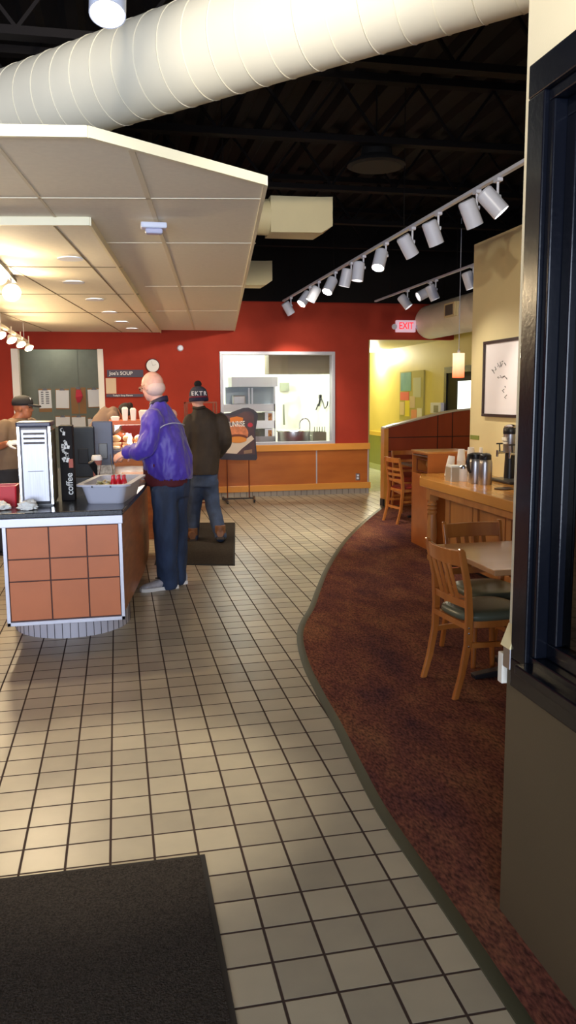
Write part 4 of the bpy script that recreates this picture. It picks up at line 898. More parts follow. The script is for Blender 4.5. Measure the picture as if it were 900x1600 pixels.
# picture on the wall
t = thing('framed_picture', 'framed white print with faint grey sketch marks on the cream wall', 'picture', (WX-.03, 6.8, 1.38))
a, c_ = wx(757, 532, WX-.02), wx(820, 526, WX-.02)
y1_, y0_, z1_, z0_ = a.y, c_.y, 2.115, 1.385
MB().frame(y0_, y1_, z0_, z1_, .028, WX-.035, WX, 'x').build('frame', mat('frame_dark', s2l(46, 26, 24), .35), t, bevel=.003)
pr = MB().box(WX-.018, WX-.001, y0_+.028, y1_-.028, z0_+.028, z1_-.028).build('print', mat('print_paper', s2l(246, 240, 244), .6), t)
mk = MB(); random.seed(11)
for (px, py) in ((786, 565), (789, 569), (784, 570), (774, 574), (777, 571), (781, 572), (772, 581), (770, 577), (783, 589), (787, 588), (791, 590), (779, 588), (788, 605), (787, 612), (790, 622)):
    q = wx(px, py, WX-.018); mk.tube([(WX-.0195, q.y+random.uniform(-.02, .02), q.z+random.uniform(-.02, .02)), (WX-.0195, q.y+random.uniform(-.03, .03), q.z+random.uniform(-.02, .02)), (WX-.0195, q.y+random.uniform(-.03, .03), q.z+random.uniform(-.03, .03))], .0035, 5)
mk.build('sketch_mark', mat('sketch_grey', s2l(120, 120, 120), .7), pr)
a = wx(741, 683, WX); 
o = xslab(735+.6, 679.5, 748.5, 687.5, WX, .006, 'wall_label', mat('label_green', s2l(140, 150, 64), .6)); tag(o, 'small olive green plaque with dark print on the cream wall edge', 'plaque')
o = o
# ================================================================== PENDULUM: TABLES AND CHAIRS
def make_table(name, label, x0, x1, y0, y1, z, topm, grp=None):
    t = thing(name, label, 'table', ((x0+x1)/2, (y0+y1)/2, 0), grp)
    MB().box(x0, x1, y0, y1, z-.03, z).build('tabletop', topm, t, bevel=.004)
    cx_, cy_ = (x0+x1)/2, (y0+y1)/2
    MB().tube([(cx_, cy_, .05), (cx_, cy_, z-.03)], .038, 16).build('column', BLACKPL, t, smooth=True)
    MB().box(cx_-.2, cx_+.2, cy_-.2, cy_+.2, z-.045, z-.03).build('top_plate', BLACKPL, t)
    f = MB()
    for s_ in ((1, 0), (-1, 0), (0, 1), (0, -1)): f.beam((cx_, cy_, .045), (cx_+s_[0]*.28, cy_+s_[1]*.28, .02), .075, .05, .06, .025)
    f.build('base_foot', BLACKPL, t, bevel=.006)
    return t
TTOP = wood('table_laminate', s2l(188, 138, 92), s2l(202, 152, 106), .25, (.15, 1, 1), .3, 4)
tm = make_table('cafe_table', 'square light wood cafe table with two grey-seated chairs', 1.845, 2.55, 3.70, 4.46, .715, TTOP)
# chair prototype: back at -X, faces +X, seat height .45
def make_slat_chair(label):
    t = thing('cafe_chair', label, 'chair', (0, 0, 0), 'slat-back chairs at the near table')
    hw = .18
    for s_ in (-1, 1):
        y = s_*hw
        path = [(-.265, y*1.0, 0), (-.225, y, .14), (-.195, y, .30), (-.19, y, .45), (-.20, y, .60), (-.245, y*1.03, .80), (-.25, y*1.03, .815)]
        m = MB(); rg = []
        for i, p_ in enumerate(path): w_ = (.032, .036, .04, .042, .038, .032, .02)[i]; h_ = .024; rg.append([(p_[0]-w_/2, p_[1]-h_/2, p_[2]), (p_[0]+w_/2, p_[1]-h_/2, p_[2]), (p_[0]+w_/2, p_[1]+h_/2, p_[2]), (p_[0]-w_/2, p_[1]+h_/2, p_[2])])
        m.rings(rg); m.build('rear_leg', WOODCH, t, bevel=.005)
    for s_ in (-1, 1):
        MB().tube([(.175, s_*.165, 0), (.15, s_*.15, .41)], [.014, .02], 12).build('front_leg', WOODCH, t, smooth=True)
    # top rail (curved), lower rail, slats
    def curved(z0, z1, x0_, x1_, th, bow=.03):
        m = MB(); rg = []
        for k in range(9): f_ = -1+2*k/8; y = f_*hw; bx = -bow*(1-f_*f_); rg.append([(x0_+bx, y, z0), (x0_+bx+th, y, z0), (x1_+bx+th, y, z1), (x1_+bx, y, z1)])
        return m.rings(rg)
    curved(.715, .80, -.238, -.252, .02).build('top_rail', WOODCH, t, smooth=True, bevel=.004)
    curved(.49, .53, -.20, -.205, .018, .015).build('lower_rail', WOODCH, t, smooth=True)
    for y in (-.085, -.03, .03, .085):
        MB().beam((-.215+.01, y, .525), (-.262+.0, y, .72), .03, .011, up=(1, 0, 0)).build('back_slat', WOODCH, t, bevel=.003)
    st = MB(); n = 32; ring = []
    for k in range(n):
        a_ = 2*PI*k/n; ex = math.copysign(abs(math.cos(a_))**.6, math.cos(a_)); ey = math.copysign(abs(math.sin(a_))**.6, math.sin(a_)); ring.append((.0+ex*.20, ey*(.165+.02*(ex+1)/2)))
    def rg_(s_, z): return [(x_*s_, y_*s_, z) for x_, y_ in ring]
    st.rings([rg_(.97, .41), rg_(.99, .412), rg_(.99, .375), rg_(.97, .373), rg_(.85, .373), rg_(.85, .41)]); st.build('seat_apron', WOODCH, t, smooth=True, angle=30)
    cu = MB(); cu.rings([rg_(.97, .408), rg_(1.03, .415), rg_(1.06, .43), rg_(1.03, .447), rg_(.9, .456), rg_(.6, .459), rg_(.2, .459)]); cu.build('seat', VINYL, t, smooth='all')
    sr = MB(); path = [(-.19, -.17, .29), (-.10, -.185, .29), (.05, -.185, .285), (.155, -.15, .285), (.175, 0, .285), (.155, .15, .285), (.05, .185, .285), (-.10, .185, .29), (-.19, .17, .29)]
    P = cat_rom(path, 5); rg = []
    for i, p_ in enumerate(P):
        d_ = (Vector(P[min(i+1, len(P)-1)])-Vector(P[max(i-1, 0)])).normalized(); n_ = Vector((-d_.y, d_.x, 0))*.008; v_ = Vector(p_)
        rg.append([v_-n_+Vector((0, 0, -.014)), v_+n_+Vector((0, 0, -.014)), v_+n_+Vector((0, 0, .014)), v_-n_+Vector((0, 0, .014))])
    sr.rings(rg); sr.build('stretcher_ring', WOODCH, t, smooth=True, angle=35)
    MB().box(-.21, -.185, -.17, .17, .38, .41).build('rear_rail', WOODCH, t)
    bt = MB()
    for s_ in (-1, 1):
        for z in (.39, .36, .29): bt.lathe([(0, 0), (.006, 0), (.004, .003), (0, .004)], (-.195, s_*(hw+.012), z), 8, (0, s_, 0))
    bt.build('bolt', CHROME, t)
    return t
ch = make_slat_chair('slat-back chair with grey seat, nearest the viewer at the table side')
ch.location = (1.93, 4.06, 0); ch.rotation_euler = (0, 0, .10)
c2 = copy_tree(ch, (2.17, 4.50-.0, 0), -PI/2, 'slat-back chair with grey seat behind the square table, before the coffee counter')
ch.location = (1.935, 4.01, 0); c2.location = (2.16, 4.415, 0)

def make_ladder_chair(label):
    t = thing('ladder_chair', label, 'chair', (0, 0, 0), 'ladder-back chairs at the far table'); hw = .18
    for s_ in (-1, 1):
        y = s_*hw; m = MB(); rg = []
        for (x_, z_, w_) in ((-.27, 0, .03), (-.215, .2, .036), (-.19, .44, .04), (-.205, .62, .036), (-.25, .83, .03)): rg.append([(x_-w_/2, y-.013, z_), (x_+w_/2, y-.013, z_), (x_+w_/2, y+.013, z_), (x_-w_/2, y+.013, z_)])
        m.rings(rg); m.build('rear_leg', WOODCH, t, bevel=.005)
        MB().tube([(.2, s_*.175, 0), (.165, s_*.16, .42)], [.014, .02], 12).build('front_leg', WOODCH, t, smooth=True)
    for z, h_ in ((.77, .06), (.67, .034), (.60, .034), (.53, .034)):
        m = MB(); rg = []; xb = -.195-.055*max(0, (z-.5))/.33
        for k in range(9): f_ = -1+2*k/8; rg.append([(xb-.03*(1-f_*f_)+dx, f_*hw, z+dz) for dx, dz in ((0, 0), (.014, 0), (.010, h_), (-.004, h_))])
        m.rings(rg); m.build('ladder_rung', WOODCH, t, smooth=True, angle=35)
    MB().rings([rrect(-.19, .2, -.18, .18, .40, .05), rrect(-.19, .2, -.18, .18, .435, .05)]).build('seat_frame', WOODCH, t, bevel=.003)
    MB().rings([rrect(-.18, .2, -.175, .175, .435, .05), rrect(-.18, .205, -.18, .18, .45, .05), rrect(-.15, .17, -.15, .15, .468, .05)]).build('seat', REDVINYL, t, smooth=True)
    MB().beam((-.2, -.17, .28), (.18, -.165, .27), .016, .03).beam((-.2, .17, .28), (.18, .165, .27), .016, .03).beam((.185, -.165, .22), (.185, .165, .22), .016, .03).beam((-.21, -.17, .2), (-.21, .17, .2), .016, .03).build('stretcher', WOODCH, t)
    return t
l1 = make_ladder_chair('ladder-back wooden chair with red seat, on the left side of the far table')
l1.location = (3.60, 9.64, 0); l1.rotation_euler = (0, 0, .16)
l2 = copy_tree(l1, (3.93, 10.50, 0), -PI/2-.05, 'ladder-back wooden chair with red seat standing behind the far table')
DTOP = mat('dark_tabletop', s2l(70, 58, 48), .3)
make_table('cafe_table', 'small dark-topped cafe table by the red wood partition', 3.68, 4.26, 9.62, 10.22, .715, DTOP)

# ================================================================== MATS
def floor_mat(pts, label):
    t = thing('floor_mat', label, 'floor mat', (sum(p[0] for p in pts)/4, sum(p[1] for p in pts)/4, 0))
    MB().prism(pts, 'z', .0005, .006).build('rubber_edge', MATE, t)
    cx_ = sum(p[0] for p in pts)/4; cy_ = sum(p[1] for p in pts)/4
    ins = [(x_+(.018 if x_ < cx_ else -.018), y_+(.018 if y_ < cy_ else -.018)) for x_, y_ in pts]
    MB().prism(ins, 'z', .006, .010).build('pile', MATM, t)
floor_mat([(-1.6, .9), (.243, .9), (.245, 2.642), (-1.55, 2.66)], 'large dark grey entrance mat at the bottom left of the picture')
a = [wz(*p_, 0) for p_ in ((232, 886), (366, 884), (366, 815))]
floor_mat([(.30, 7.72), (1.05, 7.49), (1.43, 10.1), (.55, 10.3)], 'dark doormat under the man in the knitted hat')

# ================================================================== WALL END BRACKET
t = thing('sill_bracket', 'chipped white trim block and plate at the corner of the near wall', 'trim block', (1.12, 2.13, .78))
pA = wy(783, 1020, 2.14); pB = wy(793, 1066, 2.14)
MB().box(pA.x, pB.x+.02, 2.132, 2.16, pB.z, pA.z).build('block', OFFW, t, bevel=.003)
MB().box(1.095, 1.114, 2.085, 2.128, .80, .87).build('plate', STEEL, t, bevel=.003)
MB().prism([(1.09, .865), (1.115, .865), (1.115, .93)], 'y', 2.08, 2.135).build('flare', CREAM, t)

# ================================================================== KITCHEN CONTENTS
YK = 14.1
def kslab(px0_, py0_, px1_, py1_, Y, dep, name, m, parent=None, bevel=0):
    a, c_ = wy(px0_, py0_, Y), wy(px1_, py1_, Y); return MB().box(min(a.x, c_.x), max(a.x, c_.x), Y, Y+dep, min(a.z, c_.z), max(a.z, c_.z)).build(name, m, parent, bevel=bevel)
t = thing('kitchen_shelf_unit', 'white kitchen pass shelf unit with steel equipment behind the window', 'shelf unit', (2.3, YK+.2, 0))
kslab(362, 589, 434, 604, YK, .5, 'hood', WHITE, t)
kslab(346, 632, 430, 643, YK, .45, 'upper_shelf', WHITE, t)
kslab(346, 658, 430, 669, YK, .45, 'middle_shelf', WHITE, t)
kslab(346, 683, 430, 700, YK, .5, 'worktop', STEEL, t)
a = wy(346, 700, YK); c_ = wy(430, 700, YK)
MB().box(a.x, c_.x, YK+.02, YK+.45, 0, a.z).build('cabinet', STEEL, t)
kslab(428, 604, 431, 690, YK, .03, 'post', WHITE, t); kslab(346, 589, 350, 690, YK, .03, 'post', WHITE, t)
kslab(352, 605, 428, 632, YK+.4, .02, 'back_panel', mat('panel_steel', s2l(150, 160, 170), .3, .5), t)
for px in (388, 393): kslab(px, 606, px+2.5, 632, YK+.1, .02, 'curtain_strip', WHITE, t)
t = kslab(364, 618, 384, 632, YK+.1, .25, 'kitchen_mixer', STEEL, bevel=.02); tag(t, 'low steel appliance on the upper white shelf in the kitchen', 'appliance')
for k, (x0_, y0_, x1_, y1_) in enumerate(((397, 645, 414, 658), (397, 671, 414, 684))):
    t = thing('warming_drawer', ['dark fronted warmer on the middle white kitchen shelf', 'dark fronted warmer on the kitchen worktop below the other'][k], 'warmer', wy(405, y1_, YK+.02), 'warmers on the kitchen shelves')
    kslab(x0_-14, y0_, x1_, y1_, YK+.02, .3, 'body', mat('warmer_dark', s2l(84, 88, 84), .3), t)
    kslab(x1_, y0_-1, x1_+13, y1_+1, YK+.01, .3, 'side_panel', WHITE, t)
    kslab(x1_+5, y0_+1, x1_+11, y1_-1, YK+.003, .005, 'food_picture', mat('food_print', s2l(200, 140, 80), .6, col2=s2l(110, 60, 30), vscale=30), t)
# stock pot
YQ = 13.6
q = wy(455, 690, YQ); q0 = wy(434, 670, YQ); q1 = wy(483, 670, YQ); rp_ = (q1.x-q0.x)/2; cxp = (q0.x+q1.x)/2
t = thing('kitchen_counter', 'steel kitchen work counter under the window inside the kitchen', 'counter', (3.1, 13.6, 0))
MB().box(2.5, 3.86, 13.25, 14.0, .76, .80).build('worktop', STEEL, t); MB().box(2.52, 3.84, 13.3, 13.98, 0, .76).build('cabinet', STEEL, t)
t = thing('stock_pot', 'wide steaming steel pot on the kitchen counter behind the window', 'pot', (cxp, YQ, .80))
zq = wy(455, 674, YQ).z
MB().lathe([(0, .8), (rp_*.95, .8), (rp_, .82), (rp_, zq), (rp_*.95, zq), (rp_*.95, .83), (0, .82)], (cxp, YQ, 0), 32).build('pot_body', STEEL, t, smooth=True)
MB().lathe([(rp_*.9, zq-.005), (rp_*1.08, zq+.0), (rp_*1.08, zq+.012), (rp_*.9, zq+.03), (rp_*.3, zq+.05), (0, zq+.055)], (cxp, YQ, 0), 32).build('lid', CHROME, t, smooth=True)
MB().tube([(cxp+rp_, YQ-.04, zq-.08), (cxp+rp_+.04, YQ-.02, zq-.08), (cxp+rp_+.04, YQ+.02, zq-.08), (cxp+rp_, YQ+.04, zq-.08)], .008, 8).build('handle', CHROME, t, smooth=True)
# faucet
q = wy(478, 675, 13.85)
t = thing('kitchen_faucet', 'arched chrome faucet behind the steaming pot', 'faucet', (q.x, 13.85, .80))
MB().tube([(q.x+.07, 13.85, .80)]+[(q.x-.02+.09*math.cos(a_), 13.85, 1.12+.09*math.sin(a_)) for a_ in [PI*k/10 for k in range(11)]]+[(q.x-.11, 13.85, 1.04)], .012, 10).build('spout', CHROME, t, smooth=True)
MB().lathe([(0, 0), (.03, 0), (.03, .05), (0, .05)], (q.x+.07, 13.85, .80)).tube([(q.x+.07, 13.85, .84), (q.x+.07, 13.78, .87)], .008, 8).build('valve', CHROME, t, smooth=True)
# fryer / sink at the right
a, c_ = wy(487, 668, 13.7), wy(508, 668, 13.7)
t = thing('kitchen_sink_rack', 'small steel basin with wire rack at the right end of the kitchen counter', 'basin', ((a.x+c_.x)/2, 13.75, .80))
MB().rings([rrect(a.x, c_.x, 13.6, 13.9, .8, .02), rrect(a.x, c_.x, 13.6, 13.9, .98, .02), rrect(a.x+.02, c_.x-.02, 13.62, 13.88, .98, .02), rrect(a.x+.02, c_.x-.02, 13.62, 13.88, .84, .02)]).build('basin_body', mat('basin', s2l(140, 136, 116), .4, .4), t)
m = MB()
for k in range(5): x_ = a.x+.03+k*(c_.x-a.x-.06)/4; m.tube([(x_, 13.62, .98), (x_, 13.62, 1.07)], .006, 6)
m.build('wire_rack', BLACKPL, t)
# sprayer on the right kitchen wall
q = wx(500, 625, 3.86) if False else Vector((3.86, 14.35, 1.60))
t = thing('wall_sprayer', 'dark hose and bracket hanging on the bright kitchen wall', 'hose', (3.86, 14.3, 1.4))
pw = lambda px, py: wx(px, py, 3.85)
m = MB(); m.tube([pw(501, 617), pw(500, 625), pw(498, 634)], .02, 8); m.tube(cat_rom([tuple(pw(*p_)) for p_ in ((501, 622), (505, 630), (507, 638), (511, 634), (512, 627))], 5), .012, 8); m.obox(pw(500, 620), (.04, .08, .08)); m.tube([pw(494, 640), pw(497, 632)], .014, 8); m.build('hose', BLACKPL, t, smooth=True)
o = kslab(438, 598, 452, 611, 15.55, .05, 'thermostat', mat('grey_box', s2l(140, 146, 124), .6)); tag(o, 'grey box on the far kitchen wall behind the steam', 'box')
o = MB().tube([wy(443, 632, 15.5), wy(444, 664, 15.5)], .02, 8).build('wall_pipe', mat('pipe_grey', s2l(120, 124, 104), .5)); tag(o, 'thin grey pipe down the far kitchen wall beside the steam', 'pipe')
# fluorescent light
t = thing('kitchen_light', 'bright fluorescent panel on the kitchen ceiling', 'ceiling light', (2.1, 14.6, 2.58))
MB().box(1.95, 2.35, 14.0, 15.2, 2.55, 2.6).build('diffuser', mat('fluoro', (1, 1, 1), .5, emit=(.95, 1, .9), es=6), t)
light('AREA', (2.15, 14.6, 2.54), 30, (.92, 1, .9), .4, (2.15, 14.6, 0), sy_=1.2)
t = thing('kitchen_light', 'added unseen fluorescent panel on the kitchen ceiling behind the brown bulkhead', 'ceiling light', (3.3, 14.6, 2.58))  # second panel added out of sight to brighten the kitchen
MB().box(3.1, 3.5, 14.0, 15.2, 2.55, 2.6).build('diffuser', mat('fluoro', (1, 1, 1)), t)
light('AREA', (3.3, 14.6, 2.54), 26, (.95, 1, .9), .4, (3.3, 14.6, 0), sy_=1.2)
t = thing('added_pantry_light', 'added unseen round ceiling light above the grey clipboard wall, behind the red wall top', 'ceiling light', (-.9, 13.25, 2.57))  # unseen fixture added so the clipboard wall gets some light
MB().lathe([(0, 0), (.13, 0), (.15, .03), (0, .03)], (-.9, 13.25, 2.57), 24).build('diffuser', LENS, t, smooth=True)
light('POINT', (-.9, 13.25, 2.5), 3, (1, .95, .8), .1)
# steam
sm = bpy.data.materials.new('steam'); sm.use_nodes = True; N = sm.node_tree.nodes; L = sm.node_tree.links; N.remove(N['Principled BSDF'])
vs = N.new('ShaderNodeVolumeScatter'); vs.inputs['Color'].default_value = (1, 1, 1, 1); L.new(vs.outputs[0], N['Material Output'].inputs['Volume'])
tc = N.new('ShaderNodeTexCoord'); nz = N.new('ShaderNodeTexNoise'); nz.inputs['Scale'].default_value = 5; L.new(tc.outputs['Object'], nz.inputs['Vector'])
mr = N.new('ShaderNodeMapRange'); mr.inputs[1].default_value = .4; mr.inputs[2].default_value = .7; mr.inputs[3].default_value = 0; mr.inputs[4].default_value = 5; L.new(nz.outputs[0], mr.inputs[0]); L.new(mr.outputs[0], vs.inputs['Density'])
o = MB().tube([(cxp-.02, YQ, zq+.04), (cxp, YQ, zq+.3), (cxp-.03, YQ, zq+.6), (cxp+.03, YQ, zq+.9)], [.12, .17, .16, .06], 16).build('steam_cloud', sm, smooth='all'); tag(o, 'white steam rising from the wide steel pot in the kitchen', 'steam', kind='stuff')
# ================================================================== PEOPLE
from mathutils import noise
def bake(mb, name, m, parent, voxel, sm=6, disp=None, keep=None):
    """fuse overlapping shapes into one continuous skin"""
    bmesh.ops.recalc_face_normals(mb.bm, faces=mb.bm.faces)
    me = bpy.data.meshes.new(name); mb.bm.to_mesh(me); mb.bm.free(); o = bpy.data.objects.new(name, me); COL.objects.link(o)
    r = o.modifiers.new('r', 'REMESH'); r.mode = 'VOXEL'; r.voxel_size = voxel; r.use_smooth_shade = True
    s = o.modifiers.new('s', 'SMOOTH'); s.iterations = sm; s.factor = .5
    dg = bpy.context.evaluated_depsgraph_get(); me2 = bpy.data.meshes.new_from_object(o.evaluated_get(dg)); bpy.data.objects.remove(o)
    if disp:
        nn = [v.normal.copy() for v in me2.vertices]
        for v, n_ in zip(me2.vertices, nn): v.co += n_*disp(v.co)
    if keep:
        bm = bmesh.new(); bm.from_mesh(me2); bmesh.ops.delete(bm, geom=[v for v in bm.verts if not keep(v.co)], context='VERTS'); bm.to_mesh(me2); bm.free()
    for p in me2.polygons: p.use_smooth = True
    me2.materials.clear(); me2.materials.append(m)
    o = bpy.data.objects.new(name, me2); COL.objects.link(o); o.parent = parent; o.matrix_parent_inverse = Matrix.Translation(-parent.location)
    return o
def folds(amp, fx, seed=0, z0=None):
    def f(c):
        q = Vector((c.x*fx, c.y*fx, c.z*fx*.45+seed)); return amp*(noise.noise(q)+.5*noise.noise(q*2.3+Vector((3, 1, seed))))
    return f
def limb(mb, pts, rad, seg=14):
    mb.tube(cat_rom([tuple(p) for p in pts], 5), [r for i in range(len(rad)-1) for r in [rad[i]+(rad[i+1]-rad[i])*k/5 for k in range(5)]]+[rad[-1]], seg)
    for p, r in zip(pts, rad): mb.ell(p, (r*.98, r*.98, r*.98), None, 12, 8)
def yawm(F_): return Matrix(((-F_.y*-1, F_.x*-1 if 0 else -0, 0), (0, 0, 0), (0, 0, 0))) if 0 else Matrix(((F_.x, -F_.y, 0), (F_.y, F_.x, 0), (0, 0, 1)))
def oval(mb, levels, Fd, seg=24):
    """levels: (centre, half depth along facing, half width)"""
    Fv = Vector((Fd[0], Fd[1], 0)).normalized(); Sv = Vector((-Fv.y, Fv.x, 0))
    mb.rings([[Vector(c)+Fv*(a*math.cos(t))+Sv*(b_*math.copysign(abs(math.sin(t))**.85, math.sin(t))) for t in [2*PI*k/seg for k in range(seg)]] for c, a, b_ in levels])
def head(mb, c, Fd, pitch=0, s=1):
    Fv = Vector((Fd[0], Fd[1], 0)).normalized(); q = yawm(Fv) @ Matrix.Rotation(pitch, 3, 'Y')
    def E_(o, r): mb.ell(Vector(c)+q @ (Vector(o)*s), [v*s for v in r], q, 20, 14)
    E_((-.012, 0, .02), (.098, .078, .098)); E_((.02, 0, -.045), (.066, .058, .072)); E_((.045, 0, -.085), (.032, .036, .026))
    E_((.078, 0, -.012), (.013, .011, .026)); E_((.092, 0, -.026), (.013, .014, .011)); E_((.062, 0, .03), (.028, .05, .014))
    E_((.076, 0, -.058), (.010, .024, .006)); E_((.074, 0, -.068), (.010, .020, .006))
    for sd in (-1, 1): E_((-.01, sd*.079, -.012), (.019, .008, .031)); E_((-.002, sd*.083, -.012), (.006, .006, .02)); E_((.05, sd*.038, -.03), (.022, .02, .018))
    return q
def eyes(c, q, par, s=1):
    for sd in (-1, 1):
        MB().ell(Vector(c)+q @ (Vector((.0745, sd*.031, .003))*s), (.009*s, .012*s, .006*s), q, 10, 8).build('eye', mat('eye_dark', (.03, .02, .02), .2), par, smooth='all')
def hand(mb, w_, d_, nrm, curl=.5, s=1, thumb=1):
    """palm and five curled fingers: wrist w_, direction d_, palm normal nrm"""
    d_ = Vector(d_).normalized(); n_ = Vector(nrm); n_ = (n_-d_*n_.dot(d_)).normalized(); sd = d_.cross(n_)
    w_ = Vector(w_); q = Matrix((d_, sd, n_)).transposed()
    mb.ell(w_+d_*.05*s, (.05*s, .04*s, .016*s), q, 14, 10); mb.ell(w_+d_*.02*s, (.035*s, .03*s, .02*s), q, 12, 8)
    for k, (off, L_) in enumerate(((-.030, .078), (-.010, .086), (.011, .080), (.030, .062))):
        p = w_+d_*.075*s+sd*off*s; pts = [w_+d_*.05*s+sd*off*.9*s, p]; a_ = 0
        for j, f_ in enumerate((.45, .3, .25)):
            a_ += curl*(.55+.35*j); p = p+(d_*math.cos(a_)-n_*-math.sin(a_))*L_*f_*s; pts.append(p)
        mb.tube(pts, [.0095*s, .0095*s, .0088*s, .008*s, .0065*s], 8)
    p0 = w_+d_*.02*s+sd*thumb*-.03*s; mb.tube([p0, p0+(d_*.5-sd*thumb*.7+n_*.3)*.035*s, p0+(d_*.85-sd*thumb*.45+n_*.5)*.065*s], [.013*s, .011*s, .008*s], 8)
def shoe(par, heel, toe, nm, up, sole, h=.085, w=.05):
    heel = Vector(heel); toe = Vector(toe); d_ = (toe-heel); L_ = d_.length; d_.normalize(); n_ = Vector((-d_.y, d_.x, 0)).normalized(); z_ = n_.cross(d_)*-1; z_ = d_.cross(n_); z_ = z_ if z_.z > 0 else -z_
    prof = [(-.01, .7, .9), (.06, .85, 1.0), (.25, .95, 1.0), (.5, .85, .78), (.72, 1.0, .55), (.9, .85, .42), (1.0, .45, .22)]
    m = MB(); rg = []
    for f_, ww, hh in prof:
        c_ = heel+d_*L_*f_; rg.append([c_+n_*(w*ww*math.cos(t))+z_*(.02+(h*hh)*(.5+.5*math.sin(t))) for t in [2*PI*k/16 for k in range(16)]])
    m.rings(rg); o = m.build(nm, up, par, smooth=True, angle=60)
    m = MB(); rg = []
    for f_, ww, hh in prof: c_ = heel+d_*L_*(f_*1.02-.005); rg.append([c_-n_*w*ww*1.06, c_+n_*w*ww*1.06, c_+n_*w*ww*1.08+z_*.028, c_-n_*w*ww*1.08+z_*.028])
    m.rings(rg); m.build('sole', sole, o, smooth=True)
    return o
JEAN = mat('denim', s2l(40, 56, 84), .8, var=.35, vscale=9, stretch=(1, 1, .3), bump=.15, bscale=160)
# ---- customer in the purple jacket
ft = wz(258, 918, 0)
t = thing('person', 'bald person in a purple jacket and jeans leaning on the order counter', 'person', (ft.x, ft.y, 0))
hc = wy(237.5, 604, 6.74); Fd = Vector((-.86, .5, 0)).normalized(); Fh = Vector((-.72, .7, 0)).normalized()
nk = wy(248, 632, 6.74); shL = wy(236, 655, 6.55); shR = wy(268, 648, 6.86); elL = wy(226, 700, 6.52); wrL = wy(200, 706, 6.62); elR = wy(246, 698, 7.02); wrR = wy(206, 704, 6.92)
hip = wy(266, 752, 6.74); hL = wy(258, 768, 6.66); hR = wy(273, 768, 6.82); kL = wy(259, 838, 6.62); kR = wy(276, 832, 6.84); aL = wy(262, 905, 6.72); aR = wy(276, 899, 6.86)
m = MB(); q = head(m, hc, Fh, .22); m.tube([hc+Vector((.02, -.0, -.06)), nk, nk+Vector((.03, 0, -.07))], [.056, .06, .075], 14)
oval(m, [(hip+Vector((0, 0, -.1)), .11, .14), (hip, .12, .15), (wy(262, 715, 6.74), .13, .14), (wy(256, 680, 6.74), .12, .15), (wy(252, 655, 6.74), .09, .15), (wy(250, 642, 6.74), .06, .08)], Fd)
limb(m, [shL, elL, wrL], [.05, .042, .03]); limb(m, [shR, elR, wrR], [.05, .042, .03])
limb(m, [hL, kL, aL], [.09, .062, .042]); limb(m, [hR, kR, aR], [.09, .062, .042])
limb(m, [aL, aL+Vector((-.09, -.02, -.03))], [.04, .03]); limb(m, [aR, aR+Vector((-.09, -.02, -.03))], [.04, .03])
hand(m, wrL, (-.85, .1, -.35), (.1, .5, -.8), .55, 1.05); hand(m, wrR, (-.8, -.1, -.4), (.1, .5, -.8), .5, 1.05, -1)
bd = bake(m, 'body', SKIN, t, .0068, 3); eyes(hc, q, t)
m = MB(); m.ell(hc+q @ Vector((-.03, 0, -.022)), (.084, .0815, .068), q, 24, 16)
m.build('hair', mat('thin_white_hair', s2l(222, 190, 180), .7, bump=.3, bscale=200), t, smooth='all')
g = MB()
for sd in (-1, 1): g.tube([hc+q @ Vector((-.01, sd*.088, .012)), hc+q @ Vector((.09, sd*.066, .008))], .0022, 6); g.lathe([(.019, -.001), (.022, -.001), (.022, .001), (.019, .001)], hc+q @ Vector((.094, sd*.034, .0)), 16, q @ Vector((1, 0, 0)))
g.build('glasses', CHROME, t)
PUR = mat('purple_nylon', s2l(68, 48, 158), .5, var=.12, vscale=5, bump=.35, bscale=14, sheen=.2)
m = MB()
oval(m, [(wy(266, 748, 6.72)+Vector((0, 0, -.02)), .175, .185), (wy(265, 738, 6.72), .195, .20), (wy(262, 715, 6.72), .20, .195), (wy(256, 685, 6.72), .18, .205), (wy(252, 662, 6.72), .145, .20), (wy(251, 647, 6.73), .10, .15), (wy(249, 633, 6.74), .078, .085), (wy(247, 627, 6.74), .068, .07)], Fd)
limb(m, [shL+Vector((.02, .02, -.01)), elL, wrL+Vector((.01, 0, 0))], [.095, .082, .052]); limb(m, [shR+Vector((-.03, -.05, -.03)), elR, wrR], [.075, .07, .05])
fd = lambda c: folds(.016, 7, 2)(c)+folds(.010, 19, 6)(c)
bot = wy(266, 748, 6.72).z
def kp(c):   # hem swings up on the belly side, down at the back
    k = (c-hip).dot(Fd); return c.z > bot-.0+max(0, k)*.55 or c.x < .12
jk = bake(m, 'jacket', PUR, t, .011, 6, fd, kp)
so = jk.modifiers.new('s', 'SOLIDIFY'); so.thickness = .008; so.offset = -1
GR = mat('grey_trim', s2l(150, 150, 170), .4)
m = MB(); 
P = [wy(*p_) for p_ in ((248, 670, 6.50), (258, 664, 6.50), (270, 661, 6.52), (282, 662, 6.56), (288, 664, 6.62))]
m.tube(cat_rom([tuple(p_) for p_ in P], 4), .005, 6); pipe = m
dg = None
pipe.build('piping', GR, jk, smooth='all')
cc = wy(248, 628, 6.74); MB().rings([[cc+Vector((Fd.x*r_*1.0*math.cos(a_)-Fd.y*r_*.95*math.sin(a_), Fd.y*r_*1.0*math.cos(a_)+Fd.x*r_*.95*math.sin(a_), z_+(-.03*math.cos(a_)))) for a_ in [2*PI*k/28 for k in range(28)]] for r_, z_ in ((.080, -.02), (.079, .0), (.074, .022), (.068, .022), (.07, -.02))]).build('collar', mat('navy_collar', s2l(30, 26, 60), .6), t, smooth='all')
m = MB(); oval(m, [(wy(262, 759, 6.72), .165, .165), (wy(260, 745, 6.72), .185, .178), (wy(258, 720, 6.72), .18, .18)], Fd); bake(m, 'undershirt', mat('maroon_shirt', s2l(84, 24, 34), .8), t, .014, 4)
